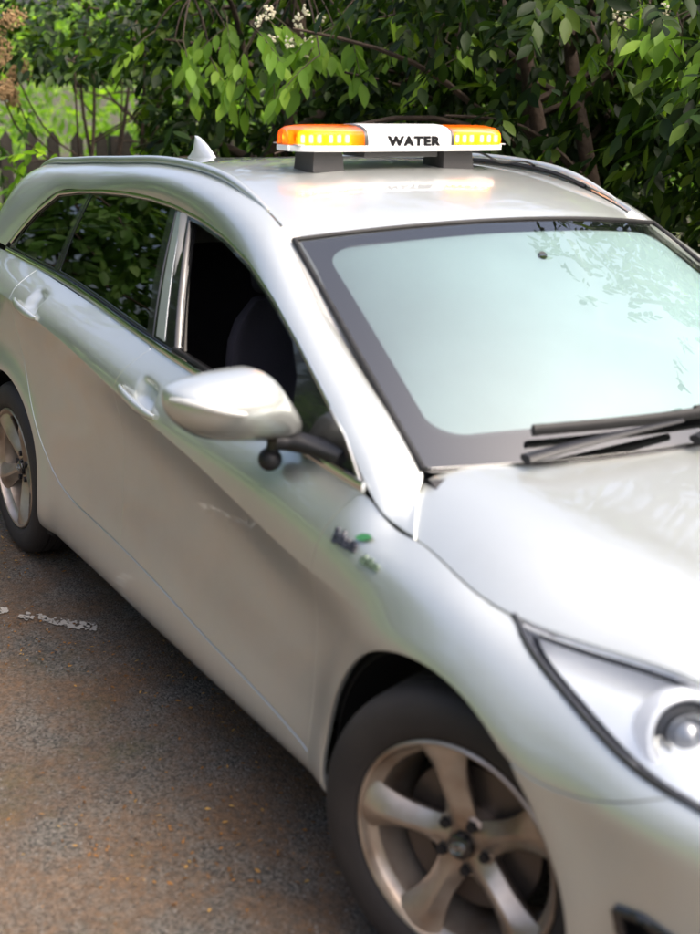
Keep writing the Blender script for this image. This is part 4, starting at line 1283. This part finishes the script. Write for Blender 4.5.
# ------------------------------------------------------------------ trees, shrubs, fences
def leaf_mat(name, dark, mid, light, transl=.35, attr='tint', rough=.5):
    m = bpy.data.materials.new(name); m.use_nodes = True
    nt = m.node_tree; b = nt.nodes['Principled BSDF']; out = nt.nodes['Material Output']
    if attr == 'object':
        src = nt.nodes.new('ShaderNodeObjectInfo').outputs['Random']
    else:
        a = nt.nodes.new('ShaderNodeAttribute'); a.attribute_name = attr; src = a.outputs['Fac']
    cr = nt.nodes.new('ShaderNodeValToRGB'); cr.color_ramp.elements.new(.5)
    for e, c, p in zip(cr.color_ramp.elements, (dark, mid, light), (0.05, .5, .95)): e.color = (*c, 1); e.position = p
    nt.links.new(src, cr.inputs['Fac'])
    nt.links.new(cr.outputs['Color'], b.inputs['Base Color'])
    b.inputs['Roughness'].default_value = rough
    b.inputs['Specular IOR Level'].default_value = .2
    tl = nt.nodes.new('ShaderNodeBsdfTranslucent')
    g = nt.nodes.new('ShaderNodeMixRGB'); g.blend_type = 'MULTIPLY'; g.inputs['Fac'].default_value = 1; g.inputs['Color2'].default_value = (1.9, 2.0, .7, 1)
    nt.links.new(cr.outputs['Color'], g.inputs['Color1']); nt.links.new(g.outputs['Color'], tl.inputs['Color'])
    mx = nt.nodes.new('ShaderNodeMixShader'); mx.inputs['Fac'].default_value = transl
    nt.links.new(b.outputs[0], mx.inputs[1]); nt.links.new(tl.outputs[0], mx.inputs[2]); nt.links.new(mx.outputs[0], out.inputs['Surface'])
    return m
M_LEAF_SHADE = leaf_mat('cherry_leaf_shaded', (.006, .016, .003), (.020, .046, .006), (.085, .135, .016))  # shade inside the tree row is put into these dark leaf colours
M_LEAF_LIT = leaf_mat('cherry_leaf_lit', (.10, .20, .022), (.15, .28, .03), (.21, .34, .04), transl=.4, attr='object')  # lit copy of the same leaf: light on the front sprays painted in
M_LEAF_PALE = leaf_mat('garden_leaf', (.08, .17, .02), (.15, .28, .03), (.25, .36, .06), transl=.5)
M_LEAF_SHRUB = leaf_mat('shrub_leaf', (.025, .065, .012), (.05, .11, .018), (.09, .15, .03))
M_BARK = principled('bark', (.030, .020, .013), .9, noise=(14, .8, (.07, .045, .03)), bump=(40, .9))
M_TWIG = principled('twig', (.07, .06, .03), .8)
M_BLOSSOM = principled('cream_blossom', (.62, .58, .42), .7)
M_DEADBLOOM = principled('faded_bloom', (.34, .21, .10), .8, noise=(60, .7, (.17, .12, .05)))

LEAF_T = np.array([(0, 0, 0), (.17, .22, .035), (.225, .5, .045), (.13, .8, .02), (0, 1, -.05), (-.13, .8, .02), (-.225, .5, .045), (-.17, .22, .035), (0, .25, 0), (0, .55, -.005), (0, .8, -.02)])
LEAF_F = np.array([(0, 1, 8), (1, 2, 8), (2, 9, 8), (2, 3, 9), (3, 10, 9), (3, 4, 10), (0, 8, 7), (8, 6, 7), (8, 9, 6), (9, 5, 6), (9, 10, 5), (10, 4, 5)])
LEAF_T2 = np.array([(0, 0, 0), (.21, .4, .04), (0, 1, -.04), (-.21, .4, .04)]); LEAF_F2 = np.array([(0, 1, 2), (0, 2, 3)])
def unit(v): return v / (np.linalg.norm(v, axis=-1, keepdims=True) + 1e-9)
def leaves_np(P, Dn, Nn, L, tmpl=LEAF_T, tf=LEAF_F):
    """one leaf per row: base P, direction Dn, face normal Nn, length L."""
    Dn = unit(Dn); Sx = unit(np.cross(Dn, Nn)); Nz = np.cross(Sx, Dn)
    V = P[:, None, :] + L[:, None, None] * (tmpl[None, :, 0, None] * Sx[:, None, :] + tmpl[None, :, 1, None] * Dn[:, None, :] + tmpl[None, :, 2, None] * Nz[:, None, :])
    n, k = V.shape[:2]
    F = (np.arange(n) * k)[:, None, None] + tf[None]
    return V.reshape(-1, 3), F.reshape(-1, 3)
def spray_leaves(P, A, rg, nl=11, Ls=.32, leaf=.105):
    """leaves along drooping shoots: bases P (n,3), axes A (n,3)."""
    n = len(P); A = unit(A)
    side = unit(np.cross(A, np.array([0, 0, 1.0]) + rg.normal(0, .25, (n, 3))))
    k = (np.arange(nl) + 1) / nl
    base = P[:, None] + Ls * k[None, :, None] * A[:, None] + np.array([0, 0, -1.0]) * (.10 * k ** 2)[None, :, None]
    sg = np.where(np.arange(nl) % 2 == 0, 1.0, -1.0)
    Dn = A[:, None] * .75 + side[:, None] * (sg * .75)[None, :, None] + np.array([0, 0, -.55]) + rg.normal(0, .28, (n, nl, 3))
    Dn[:, -1] = A + np.array([0, 0, -.5])
    Nn = np.array([0, 0, 1.0]) + rg.normal(0, .45, (n, nl, 3)) + A[:, None] * .5
    L = leaf * rg.uniform(.65, 1.2, (n, nl))
    return base.reshape(-1, 3), Dn.reshape(-1, 3), Nn.reshape(-1, 3), L.ravel()
def crown_mesh(name, arr, rg, coarse=False):
    P, D_, N_, L = arr
    V, F = leaves_np(P, D_, N_, L, *((LEAF_T2, LEAF_F2) if coarse else (LEAF_T, LEAF_F)))
    me = big_mesh(name, V, F)
    t = np.repeat(np.clip(rg.beta(1.3, 2.2, len(P)), 0, 1), (4 if coarse else len(LEAF_T)))
    at = me.attributes.new('tint', 'FLOAT', 'POINT'); at.data.foreach_set('value', t.astype(np.float32))
    return me
def join_tubes(name, paths, mat, parent):
    Vs, Fs, b = [], [], 0
    for path, rad, n in paths:
        V, F = tube_np(path, rad, n); Vs.append(V); Fs += [tuple(i + b for i in f) for f in F]; b += len(V)
    return link(name, autosmooth(mesh_np(name, np.concatenate(Vs), Fs), 60), mat, parent, smooth=False)

def grow_tree(name, label, cat, loc, height, spread, seed, stems=1, n_sprays=420, leaf=.105, mat=M_LEAF_SHADE, group=None, low=.7, lean=(0, 0), trunk_r=.085, coarse=False, nl=11, clip=None, bias=(0, 0), bare=.5):
    rg = np.random.default_rng(seed)
    t = empty(name, (loc[0], loc[1], -.02)); tag(t, label, cat, group)
    base = np.array([loc[0], loc[1], -.02]); paths = []; tips = []
    for s in range(stems):
        a0 = rg.uniform(0, 6.28)
        off = np.array([math.cos(a0), math.sin(a0), 0]) * (.0 if stems == 1 else .16)
        top = base + off * 3 + [lean[0] + rg.normal(0, .15), lean[1] + rg.normal(0, .15), height * rg.uniform(.62, .75)]
        ctrl = [base + off, base + off + (top - base - off) * .33 + rg.normal(0, .07, 3), base + off + (top - base - off) * .66 + rg.normal(0, .10, 3), top]
        tr = curve3(ctrl, 14); r0 = trunk_r / math.sqrt(stems)
        paths.append((tr, np.linspace(r0, r0 * .35, 14) * (1 + .25 * np.exp(-np.arange(14) / 1.2)), 10))
        nlimb = max(8, int(20 / stems))
        for k in range(nlimb):
            f = .25 + .75 * (k + rg.random()) / nlimb
            i = min(13, int(f * 13)); p0 = tr[i]
            az = k * 2.4 + rg.uniform(-.5, .5); ln = spread * rg.uniform(.55, 1.05) * (1 - .45 * max(0, f - .6) / .4)
            d_ = np.array([math.cos(az) + bias[0], math.sin(az) + bias[1], rg.uniform(.15, .75)])
            p1 = p0 + d_ * ln * .5; p2 = p0 + d_ * ln + [0, 0, -.25 * ln]
            if p2[2] < low: p2[2] = low + rg.random() * .3
            lim = curve3([p0, p1, p2], 8); rr = r0 * (.5 - .25 * f)
            paths.append((lim, np.linspace(rr, .006, 8), 6))
            for q in (3, 4, 5, 6, 7): tips.append((lim[q], lim[min(q + 1, 7)] - lim[q - 1]))
    tips_p = np.array([x[0] for x in tips]); tips_d = unit(np.array([x[1] for x in tips]))
    idx = rg.integers(0, len(tips), n_sprays)
    P = tips_p[idx] + rg.normal(0, 1, (n_sprays, 3)) * [.26, .26, .24]
    A = tips_d[idx] * .6 + unit(rg.normal(0, 1, (n_sprays, 3))) * .7 + [0, 0, -.45]
    keep = P[:, 2] > low - .35
    if clip is not None: keep &= clip(P)
    P, A = P[keep], A[keep]
    tw = []
    join_tubes('trunk', paths, M_BARK, t)
    arr = spray_leaves(P, A, rg, nl=nl, leaf=leaf)
    if clip is not None:
        k2 = clip(arr[0]); arr = tuple(x[k2] for x in arr)
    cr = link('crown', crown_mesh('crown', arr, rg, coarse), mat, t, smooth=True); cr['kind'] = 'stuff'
    return t
# keep foliage clear of the car
def off_car(P): return ~((P[:, 1] < 1.12) & (P[:, 1] > -1.3) & (P[:, 0] > -4.1) & (P[:, 0] < 1.5) & (P[:, 2] < 1.95 + .25 * np.clip(P[:, 0] + 3.2, 0, 9)))
def off_view(P):       # nothing may hang between the lens and the car
    return off_car(P) & ~((P[:, 1] < .75) & (P[:, 0] > -3.9) & (P[:, 2] < 3.2))
def clear_left(P):     # the gap behind the car through which the garden shows
    return off_view(P) & ~((P[:, 1] < .39 * (1.69 - P[:, 0]) - 2.05) & (P[:, 2] < 1.72))
ROW = 'cherry trees along the far side of the yard'
trees = []
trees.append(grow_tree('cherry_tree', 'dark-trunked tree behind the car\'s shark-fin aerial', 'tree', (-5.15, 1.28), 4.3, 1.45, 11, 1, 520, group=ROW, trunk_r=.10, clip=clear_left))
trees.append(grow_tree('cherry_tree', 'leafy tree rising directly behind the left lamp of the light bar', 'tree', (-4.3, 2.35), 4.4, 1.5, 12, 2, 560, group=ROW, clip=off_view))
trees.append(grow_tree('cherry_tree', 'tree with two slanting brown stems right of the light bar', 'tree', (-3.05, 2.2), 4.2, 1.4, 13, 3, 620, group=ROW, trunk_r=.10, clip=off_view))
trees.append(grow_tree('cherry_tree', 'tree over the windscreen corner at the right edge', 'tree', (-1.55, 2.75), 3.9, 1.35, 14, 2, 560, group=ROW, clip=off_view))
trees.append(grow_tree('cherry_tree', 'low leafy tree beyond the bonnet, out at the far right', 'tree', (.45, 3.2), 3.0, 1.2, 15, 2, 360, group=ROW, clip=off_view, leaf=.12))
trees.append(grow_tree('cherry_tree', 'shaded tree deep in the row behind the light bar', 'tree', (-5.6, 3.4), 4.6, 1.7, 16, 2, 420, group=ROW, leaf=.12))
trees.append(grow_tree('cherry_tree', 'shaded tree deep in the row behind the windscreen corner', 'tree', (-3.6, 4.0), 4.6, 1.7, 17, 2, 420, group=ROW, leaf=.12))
# back of the yard, left of the picture
shr = grow_tree('flowering_shrub', 'shrub with faded orange-brown flower heads at the left edge', 'shrub', (-6.4, -.15), 2.7, .55, 21, 4, 220, leaf=.075, mat=M_LEAF_SHRUB, low=.5)
grow_tree('dark_shrub', 'dark leafy shrub hanging above the picket fence', 'shrub', (-6.9, .95), 3.4, .95, 22, 3, 380, leaf=.09, mat=M_LEAF_SHADE, low=1.7, clip=clear_left, trunk_r=.035)
grow_tree('small_tree', 'slim tree in the garden behind the fence, right of the pickets', 'tree', (-8.2, 2.3), 3.6, 1.1, 23, 2, 300, leaf=.09, mat=M_LEAF_SHRUB, low=.9, clip=clear_left)
grow_tree('laurel_shrub', 'low bright green shrub behind the rear corner of the car', 'shrub', (-5.0, -.05), 1.6, .5, 24, 4, 150, leaf=.10, mat=M_LEAF_PALE, low=.35, trunk_r=.03, clip=lambda P: off_view(P) & (P[:, 2] < 1.45))
# trees round the near side of the yard, seen mirrored in the side windows
OUT = 'trees on the near side of the yard'
for k, (x, y, h, s, sd) in enumerate(((-9.3, -2.4, 6.6, 2.1, 31), (-8.6, -5.0, 6.8, 2.2, 32), (-6.2, -6.8, 7.0, 2.3, 33), (-11.5, -4.0, 7.6, 2.4, 34), (-2.8, -7.4, 7.2, 2.4, 35), (1.0, -8.0, 7.0, 2.4, 36), (5.0, -8.0, 7.0, 2.4, 37))):
    grow_tree('yard_tree', ('tree mirrored in the rear side windows' if k < 4 else 'tall tree over the lawn on the near side of the yard'), 'tree', (x, y), h, s, sd, 1, 420, leaf=.19, mat=M_LEAF_SHRUB, group=OUT, low=.4)
# sunlit garden growth beyond: one mass
rg = np.random.default_rng(51)
n = 2600
P = np.stack([rg.uniform(-19, -10.2, n), rg.uniform(-2, 12, n), rg.uniform(.1, 1, n) ** .8 * 3.4], 1)
bump = 1.6 + .9 * np.sin(P[:, 0] * 1.3 + P[:, 1] * .9) + .8 * np.sin(P[:, 1] * 2.1)
P = P[P[:, 2] < bump + 1.2]
arr = spray_leaves(P, unit(rg.normal(0, 1, (len(P), 3))) + [0, 0, -.1], rg, nl=9, Ls=.5, leaf=.19)
tag(link('garden_foliage', crown_mesh('garden_foliage', arr, rg, True), M_LEAF_PALE), 'bright green garden growth beyond the fence', 'foliage', kind='stuff')
n = 1500
P = np.stack([rg.uniform(-9, 4, n), rg.uniform(5.2, 9, n), rg.uniform(.1, 1, n) * 4.5], 1)
arr = spray_leaves(P, unit(rg.normal(0, 1, (len(P), 3))) + [0, 0, -.1], rg, nl=9, Ls=.5, leaf=.20)
tag(link('wood_foliage', crown_mesh('wood_foliage', arr, rg, True), M_LEAF_PALE), 'green wood growing behind the tree row', 'foliage', kind='stuff')

# near sprays with single leaves
leaf_mes = []
for k in range(4):
    tv = LEAF_T.copy(); tv[:, 2] += [-.06, .0, .05, .09][k] * (tv[:, 1] ** 2) * (-1); tv[:, 0] *= [1, .9, 1.1, .95][k]; tv[:, 0] += .04 * [1, -1, .5, -1.2][k] * tv[:, 1] ** 2
    me = big_mesh('leaf', tv, LEAF_F); me.materials.append(M_LEAF_LIT); me.polygons.foreach_set('use_smooth', np.ones(len(me.polygons), bool)); leaf_mes.append(me)
ALONG, INTO = np.array([.514, .858, .0]), np.array([-.854, .520, 0])     # along the hedge face and into it
def spot(c, w, h, d_): return np.array(c) + ALONG * rg.uniform(-w, w) + np.array([0, 0, 1.0]) * rg.uniform(-h, h) + INTO * rg.uniform(-d_, d_)
def near_spray(tree, p0, axis, length, nl, leaf, rg):
    axis = unit(np.array(axis, float)); k = np.linspace(0, 1, 8)
    path = p0 + np.outer(k, axis) * length + np.outer(k ** 2, [0, 0, -.10 * length / .35])
    tw = tube('twig', path, np.linspace(.004, .0018, 8), M_TWIG, tree, 5)
    side = unit(np.cross(axis, [0, 0, 1.0]))
    toc = np.array([.82, -.56, .05])        # towards the open yard
    for i in range(nl):
        f = .12 + .88 * (i + 1) / nl; b = p0 + axis * length * f + np.array([0, 0, -.10 * length / .35]) * f * f
        sg = 1 if i % 2 else -1
        d_ = axis * .55 + side * sg * .55 + np.array([0, 0, -.75]) + rg.normal(0, .20, 3)
        if i == nl - 1: d_ = axis + np.array([0, 0, -.8])
        d_ = unit(d_); nn = np.array([0, 0, 1.0]) + toc * rg.uniform(.1, .9) + rg.normal(0, .3, 3)
        sx = unit(np.cross(d_, nn)); nz = np.cross(sx, d_); L = leaf * rg.uniform(.75, 1.15)
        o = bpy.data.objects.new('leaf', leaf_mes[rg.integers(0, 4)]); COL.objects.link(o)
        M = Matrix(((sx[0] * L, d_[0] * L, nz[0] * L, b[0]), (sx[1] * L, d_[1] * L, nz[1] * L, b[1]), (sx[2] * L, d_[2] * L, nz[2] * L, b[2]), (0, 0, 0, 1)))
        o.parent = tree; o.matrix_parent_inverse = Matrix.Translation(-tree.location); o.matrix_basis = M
def blossom(tree, p, rg, mat=M_BLOSSOM, r=.028, n=12, name='blossom', ball=.26):
    bm = bmesh.new()
    for _ in range(n):
        c = rg.normal(0, 1, 3); c = c / np.linalg.norm(c) * r * rg.uniform(.4, 1)
        bmesh.ops.create_icosphere(bm, subdivisions=1, radius=r * ball, matrix=Matrix.Translation(Vector(p + c * [1, 1, 1.2])))
    link(name, bm_mesh(name, bm), mat, tree, smooth=False)
rg = np.random.default_rng(77)
def cluster(tree, c, n, w, h, leaf, nl=9, ln=.24, droop=-.55):
    # a bough from the trunk out to the sprays, with a twig to each
    hub = np.array(c) + [0, 0, .22] + INTO * .15
    t0 = np.array([tree.location.x, tree.location.y, 1.75])
    mid = (hub + t0) / 2 + [0, 0, .25]
    tube('bough', curve3([t0, mid, hub], 14), np.linspace(.022, .007, 14), M_BARK, tree, 7)
    for _ in range(n):
        p = spot(c, w, h, .35)
        ax = ALONG * rg.normal(0, .8) + np.array([0, 0, droop]) - INTO * rg.uniform(-.3, .7)
        tube('twig', curve3([hub, (hub + p) / 2 + [0, 0, .05], p], 7), np.linspace(.006, .0035, 7), M_BARK, tree, 5)
        near_spray(tree, p, ax, ln, nl, leaf, rg)
cluster(trees[1], (-3.887, 0.932, 1.964), 12, 0.29, 0.12, .135)
cluster(trees[1], (-4.301, 1.706, 2.045), 6, 0.27, 0.11, .12)
cluster(trees[0], (-4.731, 0.734, 1.937), 8, 0.24, 0.13, .12)
cluster(trees[2], (-3.548, 1.689, 1.963), 8, 0.24, 0.15, .115)
cluster(trees[3], (-2.388, 1.726, 2.029), 13, 0.25, 0.10, .125)
cluster(trees[2], (-3.658, 2.370, 1.716), 6, 0.32, 0.21, .11)
cluster(trees[3], (-3.207, 2.659, 1.629), 4, 0.20, 0.20, .105)
for _ in range(14): blossom(trees[1], spot((-3.817, 0.840, 1.954), 0.155, 0.085, 0.10), rg)
for _ in range(9): blossom(trees[3], spot((-2.314, 1.631, 2.003), 0.141, 0.044, 0.02), rg, r=.026)
for _ in range(16): blossom(shr, spot((-6.838, 0.410, 1.804), 0.098, 0.301, 0.20), rg, M_DEADBLOOM, .06, 60, 'flower_head', .13)

# picket fence across the back of the yard, left of the tree row
M_FENCE = principled('weathered_fence_wood', (.018, .015, .012), .9, noise=(20, .7, (.035, .03, .022)), bump=(60, .5))
fence = empty('picket_fence', (-9.2, .8, 0)); tag(fence, 'dark pointed picket fence beyond the back of the car', 'fence')
bm = bmesh.new(); w_, h_, t_ = .105, 1.30, .022
pv = [(-w_ / 2, 0), (w_ / 2, 0), (w_ / 2, h_ - .07), (0, h_), (-w_ / 2, h_ - .07)]
a_ = [bm.verts.new((t_, x, z)) for x, z in pv]; b_ = [bm.verts.new((0, x, z)) for x, z in pv]
bm.faces.new(a_); bm.faces.new(b_[::-1])
for i in range(5): bm.faces.new((a_[i], b_[i], b_[(i + 1) % 5], a_[(i + 1) % 5]))
pk = bm_mesh('picket', bm, 20); pk.materials.append(M_FENCE)
for k in range(26):
    o = bpy.data.objects.new('picket', pk); COL.objects.link(o); o.parent = fence
    o.location = (.03 + random.uniform(-.004, .004), -2.6 + .215 * k, random.uniform(-.03, .015)); o.rotation_euler = (random.uniform(-.015, .015), 0, 0)
for z in (.40, 1.02):
    bm = bmesh.new(); box(bm, (-9.2, .8 + .09, z), (.045, 5.6, .075), bevel=.004); link('rail', bm_mesh('rail', bm), M_FENCE, fence, smooth=False)
for y in (-1.8, .1, 2.0, 3.5):
    bm = bmesh.new(); box(bm, (-9.26, y, .62), (.09, .09, 1.26), bevel=.005); link('post', bm_mesh('post', bm), M_FENCE, fence, smooth=False)
# railings along the far side, right of the tree row
M_IRON = principled('dark_iron', (.016, .016, .016), .6)
rl = empty('railing_fence', (-1.6, 3.3, 0)); tag(rl, 'dark upright railings beside the tree row, right edge', 'fence')
bar_bm = bmesh.new(); box(bar_bm, (0, 0, .82), (.028, .028, 1.64), bevel=.003); bar_me = bm_mesh('railing_bar', bar_bm); bar_me.materials.append(M_IRON)
for k in range(26):
    o = bpy.data.objects.new('railing_bar', bar_me); COL.objects.link(o); o.parent = rl; o.location = (-1.5 + .13 * k, 0, 0)
for z in (.25, 1.52):
    bm = bmesh.new(); box(bm, (-1.47, 3.3, z), (3.5, .02, .045)); link('rail', bm_mesh('rail', bm), M_IRON, rl, smooth=False)

# ------------------------------------------------------------------ leaf litter and grit on the yard
rg = np.random.default_rng(91)
n = 42000
P = np.stack([rg.uniform(-6, 1.6, n), rg.uniform(-4.2, .6, n), rg.uniform(.003, .008, n)], 1)
fld = np.sin(P[:, 0] * 2.3 + 1) * np.cos(P[:, 1] * 3.1 + P[:, 0]) + .6 * np.sin(P[:, 0] * 5.1 - P[:, 1] * 4.3)
P = P[fld + rg.normal(0, .45, n) > .45]; n = len(P)
D_ = np.stack([rg.normal(0, 1, n), rg.normal(0, 1, n), rg.normal(0, .15, n)], 1); N_ = np.stack([rg.normal(0, .35, n), rg.normal(0, .35, n), np.ones(n)], 1)
lit = crown_mesh('leaf_litter', (P, D_, N_, rg.uniform(.004, .020, n)), rg, True)
M_LITTER = leaf_mat('dry_leaf', (.09, .045, .018), (.24, .11, .03), (.34, .22, .07), transl=.1, rough=.8)
tag(link('leaf_litter', lit, M_LITTER), 'brown and ochre leaf litter scattered on the asphalt', 'leaf litter', kind='stuff')
n = 9000
P = np.stack([rg.uniform(-4, 1.4, n), rg.uniform(-3.2, .3, n), np.full(n, .001)], 1)
tet = np.array([(1, 0, 0), (-.5, .85, 0), (-.5, -.85, 0), (.1, .1, .8)]); tfc = np.array([(0, 1, 3), (1, 2, 3), (2, 0, 3)])
a = rg.uniform(0, 6.28, n); s = rg.uniform(.0015, .0055, n)
c_, s_ = np.cos(a), np.sin(a)
V = np.stack([P[:, None, 0] + s[:, None] * (tet[None, :, 0] * c_[:, None] - tet[None, :, 1] * s_[:, None]), P[:, None, 1] + s[:, None] * (tet[None, :, 0] * s_[:, None] + tet[None, :, 1] * c_[:, None]), P[:, None, 2] + s[:, None] * tet[None, :, 2]], -1)
F = (np.arange(n) * 4)[:, None, None] + tfc[None]
tag(link('grit', big_mesh('grit', V.reshape(-1, 3), F.reshape(-1, 3)), principled('grit_stone', (.16, .15, .14), .9, noise=(70, .9, (.07, .055, .04))), smooth=False), 'loose grit on the asphalt', 'grit', kind='stuff')
